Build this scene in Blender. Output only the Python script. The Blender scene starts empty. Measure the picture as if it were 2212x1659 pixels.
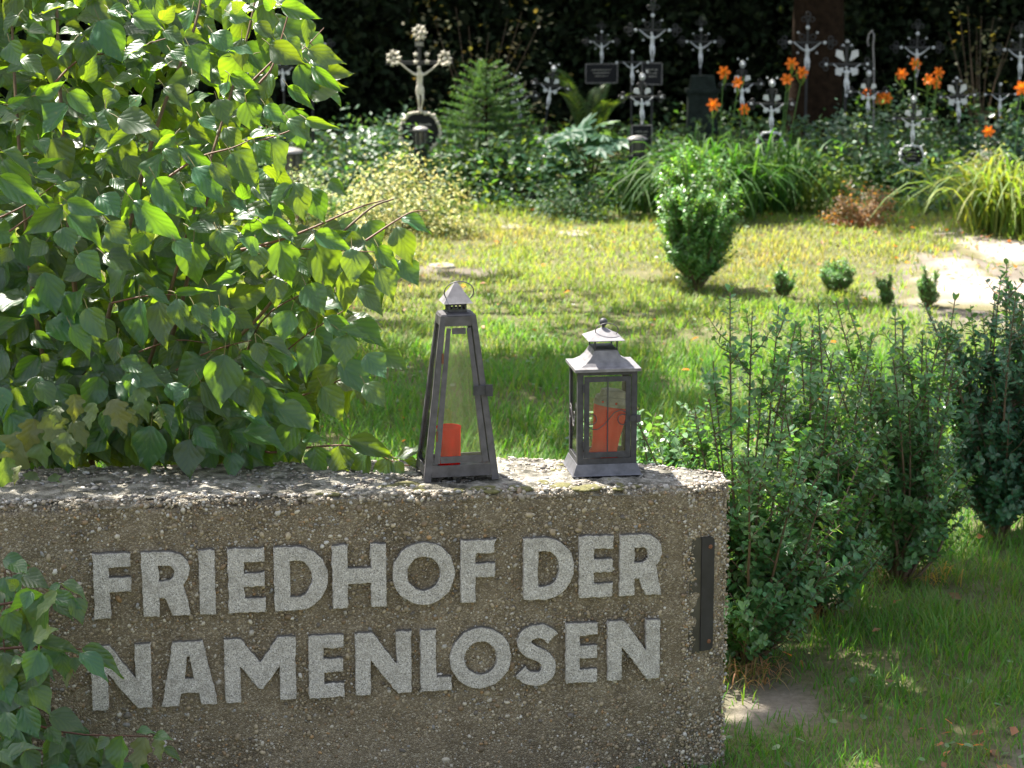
import bpy, math, random
import numpy as np
from mathutils import Vector, Matrix

random.seed(11)
rng = np.random.default_rng(11)
S = bpy.context.scene
R = math.radians

# ------------------------------------------------------------------ camera, sky, sun, exposure
H = 2.40
PITCH = R(12.0)
F, CX, CY = 5000.0, 1106.0, 829.5          # focal length and centre in the 2212-pixel grid used for measuring
cam = bpy.data.cameras.new('camera')
cam.sensor_width = 36.0
cam.lens = 36.0 * F / 2212.0
cam.clip_start, cam.clip_end = 0.1, 400.0
cam.dof.use_dof = True
cam.dof.focus_distance = 6.35
cam.dof.aperture_fstop = 7.5
camo = bpy.data.objects.new('camera', cam)
camo.location = (0, 0, H)
camo.rotation_euler = (math.pi / 2 - PITCH, 0, 0)
S.collection.objects.link(camo)
S.camera = camo

SUN_EL, SUN_AZ = R(62), R(-45)             # azimuth from +Y towards +X
sun_dir = np.array([math.sin(SUN_AZ) * math.cos(SUN_EL), math.cos(SUN_AZ) * math.cos(SUN_EL), math.sin(SUN_EL)])
W = bpy.data.worlds.new('World')
S.world = W
W.use_nodes = True
nt = W.node_tree
nt.nodes.clear()
sky = nt.nodes.new('ShaderNodeTexSky')
sky.sky_type = 'NISHITA'
sky.sun_disc = False
sky.sun_elevation = SUN_EL
sky.sun_rotation = SUN_AZ
bg = nt.nodes.new('ShaderNodeBackground')
bg.inputs['Strength'].default_value = 0.095
wo = nt.nodes.new('ShaderNodeOutputWorld')
sky.air_density, sky.dust_density, sky.ozone_density = 1.0, 3.0, 0.6
hz = nt.nodes.new('ShaderNodeHueSaturation'); hz.inputs['Saturation'].default_value = 0.55
nt.links.new(sky.outputs[0], hz.inputs['Color'])
nt.links.new(hz.outputs[0], bg.inputs[0])
nt.links.new(bg.outputs[0], wo.inputs[0])
sl = bpy.data.lights.new('sun', 'SUN')
sl.energy = 4.8
sl.angle = R(0.53)
sl.color = (1.0, 0.94, 0.84)
so = bpy.data.objects.new('sun', sl)
so.rotation_euler = Vector(sun_dir).to_track_quat('Z', 'Y').to_euler()
so.location = (-6, 10, 15)
S.collection.objects.link(so)
S.view_settings.view_transform = 'Standard'
S.view_settings.look = 'None'
S.view_settings.gamma = 1.0
S.view_settings.use_curve_mapping = False
S.view_settings.exposure = 2.03
S.cycles.use_denoising = True
S.cycles.max_bounces = 8
S.cycles.transparent_max_bounces = 12
S.cycles.sample_clamp_indirect = 6.0

# ------------------------------------------------------------------ measuring helpers
CAM = np.array([0.0, 0.0, H])
FW = np.array([0, math.cos(PITCH), -math.sin(PITCH)])
UP = np.array([0, math.sin(PITCH), math.cos(PITCH)])
RT = np.array([1.0, 0, 0])

def ray(px, py):
    d = FW * F + RT * (px - CX) - UP * (py - CY)
    return d / np.linalg.norm(d)

def smooth(p, k=6):
    p = np.asarray(p, float); q = []
    e = np.vstack([2 * p[0] - p[1], p, 2 * p[-1] - p[-2]])
    for i in range(1, len(e) - 2):
        for t in np.linspace(0, 1, k)[:-1]:
            a, b, c, d = e[i - 1], e[i], e[i + 1], e[i + 2]
            q.append(.5 * ((2 * b) + (-a + c) * t + (2 * a - 5 * b + 4 * c - d) * t * t + (-a + 3 * b - 3 * c + d) * t ** 3))
    q.append(p[-1])
    return np.array(q)

def at_y(px, py, Y):
    d = ray(px, py)
    return CAM + d * (Y / d[1])

def on_z(px, py, z=0.0):
    d = ray(px, py)
    return CAM + d * ((z - H) / d[2])

def proj(p):
    p = np.asarray(p, float) - CAM
    d = p @ FW
    return CX + F * (p @ RT) / d, CY - F * (p @ UP) / d

# value noise used for clumps
_tab = np.random.default_rng(3).random((64, 64))
def noise2(x, y):
    x = np.asarray(x, float); y = np.asarray(y, float)
    xi = np.floor(x).astype(int); yi = np.floor(y).astype(int)
    fx = x - xi; fy = y - yi
    fx = fx * fx * (3 - 2 * fx); fy = fy * fy * (3 - 2 * fy)
    t = lambda a, b: _tab[a & 63, b & 63]
    return (t(xi, yi) * (1 - fx) + t(xi + 1, yi) * fx) * (1 - fy) + (t(xi, yi + 1) * (1 - fx) + t(xi + 1, yi + 1) * fx) * fy

# ------------------------------------------------------------------ object helpers
def tag(o, label=None, cat=None, group=None, kind=None):
    if label: o['label'] = label
    if cat: o['category'] = cat
    if group: o['group'] = group
    if kind: o['kind'] = kind
    return o

def link(o, parent=None):
    S.collection.objects.link(o)
    if parent is not None: o.parent = parent
    return o

def empty(name, loc, label, cat, group=None, rz=0.0):
    o = bpy.data.objects.new(name, None)
    o.empty_display_size = 0.1
    o.location = tuple(float(v) for v in loc)
    o.rotation_euler = (0, 0, rz)
    tag(o, label, cat, group)
    return link(o)

def origin_of(parent):
    v = np.zeros(3)
    while parent is not None:
        v = v + np.array(parent.location); parent = parent.parent
    return v

class MB:
    """collects shapes; build() links them as one mesh object"""
    def __init__(s):
        s.v, s.f, s.c, s.uv, s.n, s.smooth = [], [], [], [], 0, []
    def add(s, verts, faces, col=None, smooth=True):
        verts = np.asarray(verts, float).reshape(-1, 3)
        if not isinstance(faces, np.ndarray):
            groups = {}
            for f in faces: groups.setdefault(len(f), []).append(f)
            faces = [np.asarray(g, int) for g in groups.values()]
        else:
            faces = [faces]
        for g in faces:
            s.f.append(g + s.n); s.smooth.append(smooth)
        s.v.append(verts)
        c = np.ones((len(verts), 4))
        if col is not None:
            col = np.asarray(col, float)
            c[:, :3] = col
        s.c.append(c)
        s.n += len(verts)
        return s
    def box(s, lo, hi, col=None):
        (a, b, c), (d, e, f) = lo, hi
        v = [(a, b, c), (d, b, c), (d, e, c), (a, e, c), (a, b, f), (d, b, f), (d, e, f), (a, e, f)]
        return s.add(v, [(0, 3, 2, 1), (4, 5, 6, 7), (0, 1, 5, 4), (1, 2, 6, 5), (2, 3, 7, 6), (3, 0, 4, 7)], col, False)
    def bar(s, p0, p1, w, d, up=(0, 1, 0), col=None, w1=None, d1=None):
        p0 = np.array(p0, float); p1 = np.array(p1, float)
        t = p1 - p0; t /= np.linalg.norm(t)
        u = np.array(up, float); u -= t * (u @ t); u /= np.linalg.norm(u)
        r = np.cross(t, u)
        w1 = w if w1 is None else w1; d1 = d if d1 is None else d1
        v = []
        for p, ww, dd in ((p0, w, d), (p1, w1, d1)):
            for sx, sy in ((-1, -1), (1, -1), (1, 1), (-1, 1)):
                v.append(p + r * sx * ww / 2 + u * sy * dd / 2)
        return s.add(v, [(0, 3, 2, 1), (4, 5, 6, 7), (0, 1, 5, 4), (1, 2, 6, 5), (2, 3, 7, 6), (3, 0, 4, 7)], col, False)
    def tube(s, pts, rad, sides=6, col=None, caps=True, closed=False):
        pts = np.asarray(pts, float)
        n = len(pts)
        rad = np.broadcast_to(np.asarray(rad, float), (n,))
        if closed:
            t = np.roll(pts, -1, 0) - np.roll(pts, 1, 0)
        else:
            t = np.gradient(pts, axis=0)
        t /= np.maximum(np.linalg.norm(t, axis=1, keepdims=True), 1e-9)
        ref = np.array([0.0, 0, 1]) if abs(t[0, 2]) < 0.9 else np.array([1.0, 0, 0])
        if closed and np.ptp(pts[:, 2]) < 1e-6: ref = np.array([0, 0, 1.0])
        u = ref - t[0] * (ref @ t[0]); u /= np.linalg.norm(u)
        V = []
        for i in range(n):
            u = u - t[i] * (u @ t[i]); u /= np.linalg.norm(u)
            w = np.cross(t[i], u)
            a = np.arange(sides) * 2 * math.pi / sides
            V.append(pts[i] + rad[i] * (np.cos(a)[:, None] * u + np.sin(a)[:, None] * w))
        V = np.concatenate(V)
        fs = []
        for i in range(n if closed else n - 1):
            for k in range(sides):
                k2 = (k + 1) % sides; j = (i + 1) % n
                fs.append((i * sides + k, i * sides + k2, j * sides + k2, j * sides + k))
        s.add(V, fs, col, True)
        if caps and not closed:
            s.add(V[:sides], [tuple(range(sides))[::-1]], col, False)
            s.add(V[-sides:], [tuple(range(sides))], col, False)
        return s
    def lathe(s, prof, sides=24, centre=(0, 0, 0), col=None, smooth=True):
        prof = np.asarray(prof, float); n = len(prof)
        a = np.arange(sides) * 2 * math.pi / sides
        V = np.stack([prof[:, None, 0] * np.cos(a), prof[:, None, 0] * np.sin(a), np.broadcast_to(prof[:, None, 1], (n, sides))], -1).reshape(-1, 3) + np.array(centre)
        fs = [(i * sides + k, i * sides + (k + 1) % sides, (i + 1) * sides + (k + 1) % sides, (i + 1) * sides + k) for i in range(n - 1) for k in range(sides)]
        return s.add(V, fs, col, smooth)
    def ball(s, c, r, sides=10, rings=6, col=None, sq=(1, 1, 1)):
        th = np.linspace(0, math.pi, rings + 1)
        prof = np.stack([np.maximum(np.sin(th), 1e-4), -np.cos(th)], -1) * r
        a = np.arange(sides) * 2 * math.pi / sides
        n = len(prof)
        V = np.stack([prof[:, None, 0] * np.cos(a), prof[:, None, 0] * np.sin(a), np.broadcast_to(prof[:, None, 1], (n, sides))], -1).reshape(-1, 3) * np.array(sq) + np.array(c)
        fs = [(i * sides + k, i * sides + (k + 1) % sides, (i + 1) * sides + (k + 1) % sides, (i + 1) * sides + k) for i in range(n - 1) for k in range(sides)]
        return s.add(V, fs, col, True)
    def cards(s, T, P, D, N, L, Wd, col):
        """copies of template T=(verts, faces) at points P along D with normal N, length L, width Wd, colour col"""
        tv, tf = T
        P = np.asarray(P, float); D = np.asarray(D, float); N = np.asarray(N, float)
        n = len(P)
        D = D / np.maximum(np.linalg.norm(D, axis=1, keepdims=True), 1e-9)
        X = np.cross(D, N); X /= np.maximum(np.linalg.norm(X, axis=1, keepdims=True), 1e-9)
        Z = np.cross(X, D)
        L = np.broadcast_to(np.asarray(L, float), (n,)); Wd = np.broadcast_to(np.asarray(Wd, float), (n,))
        V = (P[:, None, :] + X[:, None, :] * (tv[None, :, 0] * Wd[:, None])[..., None]
             + D[:, None, :] * (tv[None, :, 1] * L[:, None])[..., None] + Z[:, None, :] * (tv[None, :, 2] * L[:, None])[..., None])
        m = len(tv)
        col = np.asarray(col, float)
        if col.ndim == 1: col = np.broadcast_to(col, (n, 3))
        C = np.repeat(col, m, axis=0)
        off = (np.arange(n) * m)[:, None, None]
        groups = {}
        for f in tf: groups.setdefault(len(f), []).append(f)
        V = V.reshape(-1, 3)
        first = True
        base = s.n
        for g in groups.values():
            s.f.append((np.asarray(g, int)[None] + off).reshape(-1, len(g[0])) + base); s.smooth.append(False)
        s.v.append(V)
        c4 = np.ones((len(V), 4)); c4[:, :3] = C
        s.c.append(c4); s.n += len(V)
        return s
    def mesh(s, name, mat, offset=None):
        V = np.concatenate(s.v)
        if offset is not None: V = V - offset
        C = np.concatenate(s.c)
        me = bpy.data.meshes.new(name)
        me.vertices.add(len(V))
        me.vertices.foreach_set('co', V.astype(np.float32).ravel())
        li = np.concatenate([g.ravel() for g in s.f]).astype(np.int32)
        tot = np.concatenate([np.full(len(g), g.shape[1], np.int32) for g in s.f])
        st = np.concatenate([[0], np.cumsum(tot)[:-1]]).astype(np.int32)
        sm = np.concatenate([np.full(len(g), b, bool) for g, b in zip(s.f, s.smooth)])
        me.loops.add(len(li)); me.loops.foreach_set('vertex_index', li)
        me.polygons.add(len(tot)); me.polygons.foreach_set('loop_start', st)
        me.polygons.foreach_set('use_smooth', sm)
        a = me.attributes.new('Col', 'FLOAT_COLOR', 'POINT')
        a.data.foreach_set('color', C.astype(np.float32).ravel())
        me.update(calc_edges=True)
        me.validate()
        if mat is not None: me.materials.append(mat)
        return me
    def build(s, name, mat, parent=None, local=False, **kw):
        off = None if (parent is None or local) else origin_of(parent)
        o = bpy.data.objects.new(name, s.mesh(name, mat, off))
        tag(o, **kw)
        return link(o, parent)

# ------------------------------------------------------------------ materials
def nodes_of(name):
    m = bpy.data.materials.new(name)
    m.use_nodes = True
    n = m.node_tree.nodes; n.clear()
    out = n.new('ShaderNodeOutputMaterial')
    return m, n, m.node_tree.links, out

def val(n, l, op, a, b=None, c=None, clamp=False):
    x = n.new('ShaderNodeMath'); x.operation = op; x.use_clamp = clamp
    for i, q in enumerate((a, b, c)):
        if q is None: continue
        if isinstance(q, (int, float)): x.inputs[i].default_value = q
        else: l.new(q, x.inputs[i])
    return x.outputs[0]

def mixc(n, l, fac, a, b, mode='MIX'):
    x = n.new('ShaderNodeMix'); x.data_type = 'RGBA'; x.blend_type = mode
    for s_, q in ((x.inputs[0], fac), (x.inputs[6], a), (x.inputs[7], b)):
        if isinstance(q, (int, float)): s_.default_value = q
        elif isinstance(q, tuple): s_.default_value = (*q, 1)
        else: l.new(q, s_)
    return x.outputs[2]

def noise(n, l, scale, detail=4, coord=None, rough=0.55):
    x = n.new('ShaderNodeTexNoise'); x.inputs['Scale'].default_value = scale; x.inputs['Detail'].default_value = detail
    x.inputs['Roughness'].default_value = rough
    if coord is not None: l.new(coord, x.inputs['Vector'])
    return x.outputs['Fac']

def ramp(n, l, fac, stops):
    x = n.new('ShaderNodeValToRGB')
    e = x.color_ramp.elements
    while len(e) < len(stops): e.new(0.5)
    for k, (p, c) in zip(e, stops):
        k.position = p; k.color = (*c, 1) if isinstance(c, tuple) else (c, c, c, 1)
    l.new(fac, x.inputs[0])
    return x.outputs[0]

def bump(n, l, h, strength, dist):
    x = n.new('ShaderNodeBump'); x.inputs['Strength'].default_value = strength; x.inputs['Distance'].default_value = dist
    l.new(h, x.inputs['Height'])
    return x.outputs[0]

def foliage(name, rough=0.45, spec=0.5, tr=(4.0, 2.9, 0.7), fac=0.38):
    m, n, l, out = nodes_of(name)
    a = n.new('ShaderNodeAttribute'); a.attribute_name = 'Col'
    p = n.new('ShaderNodeBsdfPrincipled'); p.inputs['Roughness'].default_value = rough
    p.inputs['Specular IOR Level'].default_value = spec
    l.new(a.outputs['Color'], p.inputs['Base Color'])
    t = n.new('ShaderNodeBsdfTranslucent')
    l.new(mixc(n, l, 1.0, a.outputs['Color'], tr, 'MULTIPLY'), t.inputs[0])
    x = n.new('ShaderNodeMixShader'); x.inputs[0].default_value = fac
    l.new(p.outputs[0], x.inputs[1]); l.new(t.outputs[0], x.inputs[2])
    l.new(x.outputs[0], out.inputs[0])
    return m

def big_leaf_mat(name, base, back, trans, rough=0.36, lobed=False):
    """broad leaf: arching side veins pressed into the blade, paler back, light passing through"""
    m, n, l, out = nodes_of(name)
    uv = n.new('ShaderNodeUVMap'); uv.uv_map = 'UVMap'
    sp = n.new('ShaderNodeSeparateXYZ'); l.new(uv.outputs[0], sp.inputs[0])
    x = val(n, l, 'ABSOLUTE', val(n, l, 'SUBTRACT', sp.outputs[0], 0.5))
    if lobed:
        t = val(n, l, 'SUBTRACT', sp.outputs[1], val(n, l, 'MULTIPLY', x, 0.9))
    else:
        t = val(n, l, 'SUBTRACT', sp.outputs[1], val(n, l, 'MULTIPLY', val(n, l, 'POWER', x, 0.8), 1.05))
    fr = val(n, l, 'FRACT', val(n, l, 'MULTIPLY', t, 4.8))
    d = val(n, l, 'ABSOLUTE', val(n, l, 'SUBTRACT', fr, 0.5))
    side = val(n, l, 'SMOOTH_MIN', val(n, l, 'MULTIPLY', d, 2.6), 1.0, 0.1)      # 0 at a vein
    mid = val(n, l, 'MINIMUM', val(n, l, 'MULTIPLY', x, 22.0), 1.0)
    q = val(n, l, 'MULTIPLY', side, mid)
    rn = n.new('ShaderNodeObjectInfo')
    geo = n.new('ShaderNodeNewGeometry')
    at = n.new('ShaderNodeAttribute'); at.attribute_name = 'Col'
    fine = noise(n, l, 60, 3, uv.outputs[0])
    hv = n.new('ShaderNodeHueSaturation')
    l.new(val(n, l, 'MULTIPLY_ADD', rn.outputs['Random'], 0.04, 0.475), hv.inputs['Hue'])
    l.new(val(n, l, 'MULTIPLY_ADD', rn.outputs['Random'], 0.55, 0.75), hv.inputs['Value'])
    c0 = mixc(n, l, val(n, l, 'MULTIPLY', val(n, l, 'SUBTRACT', 1.0, q), 0.25), base, tuple(min(1, b * 2.0) for b in base))
    c0 = mixc(n, l, val(n, l, 'MULTIPLY', fine, 0.35), c0, tuple(b * 0.6 for b in base))
    tco = n.new('ShaderNodeTexCoord'); mp = n.new('ShaderNodeVectorMath'); mp.operation = 'ADD'
    l.new(uv.outputs[0], mp.inputs[0]); cb = n.new('ShaderNodeCombineXYZ'); l.new(val(n, l, 'MULTIPLY', rn.outputs['Random'], 37.0), cb.inputs[0]); l.new(cb.outputs[0], mp.inputs[1])
    spot = ramp(n, l, noise(n, l, 7, 4, mp.outputs[0]), [(0.66, 0.0), (0.72, 0.75)])
    c0 = mixc(n, l, spot, c0, (0.16, 0.12, 0.035))
    c1 = mixc(n, l, geo.outputs['Backfacing'], c0, back)
    c1 = mixc(n, l, 1.0, c1, at.outputs['Color'], 'MULTIPLY')
    l.new(c1, hv.inputs['Color'])
    p = n.new('ShaderNodeBsdfPrincipled'); p.inputs['Roughness'].default_value = rough
    p.inputs['Specular IOR Level'].default_value = 0.7
    l.new(hv.outputs[0], p.inputs['Base Color'])
    b = bump(n, l, val(n, l, 'ADD', q, val(n, l, 'MULTIPLY', fine, 0.25)), 0.28, 0.003)
    l.new(b, p.inputs['Normal'])
    t_ = n.new('ShaderNodeBsdfTranslucent')
    tc = mixc(n, l, val(n, l, 'MULTIPLY', val(n, l, 'SUBTRACT', 1.0, q), 0.5), trans, tuple(b * 0.5 for b in trans))
    tc = mixc(n, l, 1.0, tc, at.outputs['Color'], 'MULTIPLY')
    l.new(tc, t_.inputs[0])
    x_ = n.new('ShaderNodeMixShader'); x_.inputs[0].default_value = 0.33
    l.new(p.outputs[0], x_.inputs[1]); l.new(t_.outputs[0], x_.inputs[2])
    l.new(x_.outputs[0], out.inputs[0])
    return m

def plain(name, col, rough=0.6, metal=0.0, vary=0.25, scale=30.0, bmp=0.0, attr=False, spec=0.5):
    m, n, l, out = nodes_of(name)
    p = n.new('ShaderNodeBsdfPrincipled'); p.inputs['Roughness'].default_value = rough; p.inputs['Metallic'].default_value = metal
    p.inputs['Specular IOR Level'].default_value = spec
    tc = n.new('ShaderNodeTexCoord')
    f = noise(n, l, scale, 5, tc.outputs['Object'])
    lo = tuple(c * (1 - vary) for c in col); hi = tuple(min(1, c * (1 + vary)) for c in col)
    c = ramp(n, l, f, [(0.3, lo), (0.7, hi)])
    if attr:
        a = n.new('ShaderNodeAttribute'); a.attribute_name = 'Col'
        c = mixc(n, l, 1.0, c, a.outputs['Color'], 'MULTIPLY')
    l.new(c, p.inputs['Base Color'])
    if bmp: l.new(bump(n, l, f, 0.6, bmp), p.inputs['Normal'])
    l.new(p.outputs[0], out.inputs[0])
    return m

M = {}
M['fol'] = foliage('foliage', 0.5, 0.35)
M['fol_gloss'] = foliage('glossy_foliage', 0.36, 0.5, (3.2, 2.8, 0.8), 0.33)
M['fol_pale'] = foliage('variegated_foliage', 0.45, 0.4, (1.5, 1.5, 0.9), 0.3)
M['fol_dark'] = foliage('dark_foliage', 0.6, 0.1, (2.5, 2.2, 0.8), 0.22)
M['grass'] = foliage('grass_blades', 0.55, 0.3, (2.1, 2.0, 0.8), 0.42)
M['canopy'] = foliage('canopy_leaves', 0.55, 0.2, (2.6, 2.3, 0.7), 0.3)
M['dog'] = big_leaf_mat('dogwood_leaf', (0.020, 0.068, 0.027), (0.055, 0.12, 0.045), (0.36, 0.62, 0.02), 0.38)
M['maple'] = big_leaf_mat('maple_leaf', (0.07, 0.11, 0.028), (0.11, 0.16, 0.06), (0.32, 0.42, 0.03), 0.5, True)
M['bark'] = plain('bark', (0.020, 0.012, 0.007), 0.9, 0, 0.5, 18, 0.02, False, 0.08)
M['twig'] = plain('twig', (0.13, 0.085, 0.05), 0.6, 0, 0.3, 60, 0, True)
M['iron'] = plain('black_iron', (0.018, 0.018, 0.02), 0.5, 0.0, 0.3, 60)
M['silver'] = plain('silver_paint', (0.54, 0.555, 0.57), 0.38, 0.25, 0.25, 40)
M['ivory'] = plain('old_silver_paint', (0.52, 0.48, 0.385), 0.45, 0.1, 0.25, 30)
M['plaque'] = plain('black_plaque', (0.010, 0.010, 0.012), 0.6, 0, 0.2, 20, 0, False, 0.2)
M['print'] = plain('plaque_lettering', (0.45, 0.43, 0.38), 0.6, 0, 0.2, 20)
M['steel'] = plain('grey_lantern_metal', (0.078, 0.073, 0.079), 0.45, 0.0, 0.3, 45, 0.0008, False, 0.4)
M['steel_sunlit'] = plain('sunlit_lantern_metal', (0.165, 0.158, 0.168), 0.45, 0.0, 0.3, 45, 0.0008, False, 0.4)  # lighter copy of the lantern metal: sunlight painted into caps and roof
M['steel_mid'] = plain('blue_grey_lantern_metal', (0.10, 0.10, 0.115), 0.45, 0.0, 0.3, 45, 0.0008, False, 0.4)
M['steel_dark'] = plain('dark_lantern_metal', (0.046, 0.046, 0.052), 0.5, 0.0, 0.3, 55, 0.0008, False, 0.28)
M['rust'] = plain('rusty_screw', (0.16, 0.07, 0.035), 0.8, 0.2, 0.5, 300)
M['bracket'] = plain('black_bracket', (0.02, 0.019, 0.022), 0.5, 0.2, 0.35, 25)
M['stonegrey'] = plain('grey_stone', (0.21, 0.19, 0.15), 0.85, 0, 0.4, 22, 0.01)
M['greystone_dark'] = plain('mossy_stone', (0.018, 0.025, 0.021), 0.9, 0, 0.4, 15, 0.01, False, 0.1)
M['orange'] = foliage('orange_petals', 0.5, 0.3, (0.9, 0.75, 0.6), 0.45)
M['pebble'] = plain('pebbles', (0.95, 0.95, 0.95), 0.55, 0, 0.3, 140, 0.001, True, 0.4)
M['pewter'] = plain('weathered_pewter', (0.20, 0.19, 0.185), 0.5, 0.2, 0.3, 30)
M['lid'] = plain('tin_lid', (0.20, 0.19, 0.16), 0.5, 0.3, 0.25, 60, 0.001)

def red_plastic(name, col, fac, rough):
    m, n, l, out = nodes_of(name)
    p = n.new('ShaderNodeBsdfPrincipled'); p.inputs['Roughness'].default_value = rough
    tc = n.new('ShaderNodeTexCoord')
    f = noise(n, l, 28, 5, tc.outputs['Object'])
    c = mixc(n, l, f, tuple(x * 0.75 for x in col), tuple(min(1, x * 1.3 + 0.02) for x in col))
    l.new(c, p.inputs['Base Color'])
    t = n.new('ShaderNodeBsdfTranslucent'); t.inputs[0].default_value = (1.0, 0.022, 0.012, 1)
    x = n.new('ShaderNodeMixShader'); x.inputs[0].default_value = fac
    l.new(p.outputs[0], x.inputs[1]); l.new(t.outputs[0], x.inputs[2]); l.new(x.outputs[0], out.inputs[0])
    return m
M['red'] = red_plastic('red_plastic', (0.85, 0.012, 0.007), 0.75, 0.3)
M['red_glass'] = red_plastic('waxy_red_plastic', (0.85, 0.10, 0.065), 0.6, 0.4)

def glass(name, tint, dust):
    m, n, l, out = nodes_of(name)
    tr = n.new('ShaderNodeBsdfTransparent'); tr.inputs[0].default_value = (*tint, 1)
    df = n.new('ShaderNodeBsdfPrincipled'); df.inputs['Base Color'].default_value = (0.36, 0.37, 0.33, 1); df.inputs['Roughness'].default_value = 0.9
    tl = n.new('ShaderNodeBsdfTranslucent'); tl.inputs[0].default_value = (0.5, 0.5, 0.38, 1)
    ad = n.new('ShaderNodeMixShader'); ad.inputs[0].default_value = 0.12
    l.new(df.outputs[0], ad.inputs[1]); l.new(tl.outputs[0], ad.inputs[2])
    tc = n.new('ShaderNodeTexCoord')
    f = noise(n, l, 14, 6, tc.outputs['Object'])
    fac = val(n, l, 'MULTIPLY_ADD', f, dust * 1.2, dust * 0.35, clamp=True)
    m1 = n.new('ShaderNodeMixShader'); l.new(fac, m1.inputs[0]); l.new(tr.outputs[0], m1.inputs[1]); l.new(ad.outputs[0], m1.inputs[2])
    gl = n.new('ShaderNodeBsdfGlossy'); gl.inputs['Roughness'].default_value = 0.03; gl.inputs[0].default_value = (0.95, 0.97, 1, 1)
    lw = n.new('ShaderNodeFresnel'); lw.inputs[0].default_value = 1.5
    m2 = n.new('ShaderNodeMixShader'); l.new(val(n, l, 'MULTIPLY', lw.outputs[0], 0.85), m2.inputs[0]); l.new(m1.outputs[0], m2.inputs[1]); l.new(gl.outputs[0], m2.inputs[2])
    l.new(m2.outputs[0], out.inputs[0])
    return m
M['glass'] = glass('dusty_glass', (0.96, 0.97, 0.94), 0.02)

def stone_mat():
    m, n, l, out = nodes_of('washed_concrete')
    tc = n.new('ShaderNodeTexCoord'); co = tc.outputs['Object']
    big = noise(n, l, 2.6, 6, co, 0.65)
    mid = noise(n, l, 14, 5, co, 0.6)
    vo = n.new('ShaderNodeTexVoronoi'); vo.inputs['Scale'].default_value = 260; l.new(co, vo.inputs['Vector'])
    sand = n.new('ShaderNodeSeparateColor'); l.new(vo.outputs['Color'], sand.inputs[0])
    c = ramp(n, l, mid, [(0.25, (0.14, 0.112, 0.073)), (0.5, (0.25, 0.21, 0.15)), (0.8, (0.36, 0.31, 0.23))])
    c = mixc(n, l, ramp(n, l, big, [(0.44, 0.0), (0.66, 0.62)]), c, (0.06, 0.048, 0.032))
    mp = n.new('ShaderNodeMapping'); mp.inputs['Scale'].default_value = (9, 9, 1.1); l.new(co, mp.inputs[0])
    drip = noise(n, l, 1.0, 5, mp.outputs[0], 0.6)
    c = mixc(n, l, ramp(n, l, drip, [(0.52, 0.0), (0.68, 0.5)]), c, (0.07, 0.058, 0.042))
    g = ramp(n, l, sand.outputs[0], [(0.0, (0.07, 0.055, 0.04)), (0.55, (0.15, 0.115, 0.07)), (0.85, (0.30, 0.25, 0.17)), (1.0, (0.48, 0.44, 0.36))])
    c = mixc(n, l, 0.5, c, g)
    geo = n.new('ShaderNodeNewGeometry'); sz = n.new('ShaderNodeSeparateXYZ'); l.new(geo.outputs['True Normal'], sz.inputs[0])
    topf = val(n, l, 'MULTIPLY', val(n, l, 'SUBTRACT', sz.outputs[2], 0.45), 2.2, clamp=True)
    lich = ramp(n, l, noise(n, l, 22, 5, co, 0.6), [(0.35, (0.05, 0.048, 0.036)), (0.5, (0.16, 0.15, 0.125)), (0.62, (0.30, 0.285, 0.25)), (0.75, (0.13, 0.12, 0.05))])
    c = mixc(n, l, topf, c, lich)
    p = n.new('ShaderNodeBsdfPrincipled'); p.inputs['Roughness'].default_value = 0.85; p.inputs['Specular IOR Level'].default_value = 0.25
    l.new(c, p.inputs['Base Color'])
    hh = val(n, l, 'ADD', val(n, l, 'MULTIPLY', vo.outputs['Distance'], -1.2), val(n, l, 'MULTIPLY', mid, 1.5))
    l.new(bump(n, l, hh, 0.8, 0.004), p.inputs['Normal'])
    l.new(p.outputs[0], out.inputs[0])
    return m
M['stone'] = stone_mat()

def letter_mat():
    m, n, l, out = nodes_of('pale_concrete_letters')
    tc = n.new('ShaderNodeTexCoord'); co = tc.outputs['Object']
    vo = n.new('ShaderNodeTexVoronoi'); vo.inputs['Scale'].default_value = 420; l.new(co, vo.inputs['Vector'])
    sp = n.new('ShaderNodeSeparateColor'); l.new(vo.outputs['Color'], sp.inputs[0])
    c = ramp(n, l, sp.outputs[0], [(0.0, (0.16, 0.15, 0.135)), (0.18, (0.30, 0.29, 0.27)), (0.6, (0.42, 0.395, 0.36)), (0.92, (0.55, 0.525, 0.485)), (1.0, (0.66, 0.65, 0.63))])
    st = noise(n, l, 30, 6, co, 0.7)
    c = mixc(n, l, ramp(n, l, st, [(0.48, 0.0), (0.70, 0.6)]), c, (0.19, 0.175, 0.145))
    geo = n.new('ShaderNodeNewGeometry'); sz = n.new('ShaderNodeSeparateXYZ'); l.new(geo.outputs['True Normal'], sz.inputs[0])
    up = val(n, l, 'MULTIPLY', val(n, l, 'SUBTRACT', sz.outputs[2], 0.25), 3.0, clamp=True)
    c = mixc(n, l, val(n, l, 'MULTIPLY', up, 0.85), c, (0.045, 0.04, 0.03))
    p = n.new('ShaderNodeBsdfPrincipled'); p.inputs['Roughness'].default_value = 0.85
    l.new(c, p.inputs['Base Color'])
    l.new(bump(n, l, val(n, l, 'ADD', vo.outputs['Distance'], st), 0.5, 0.003), p.inputs['Normal'])
    l.new(p.outputs[0], out.inputs[0])
    return m
M['letter'] = letter_mat()

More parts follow.
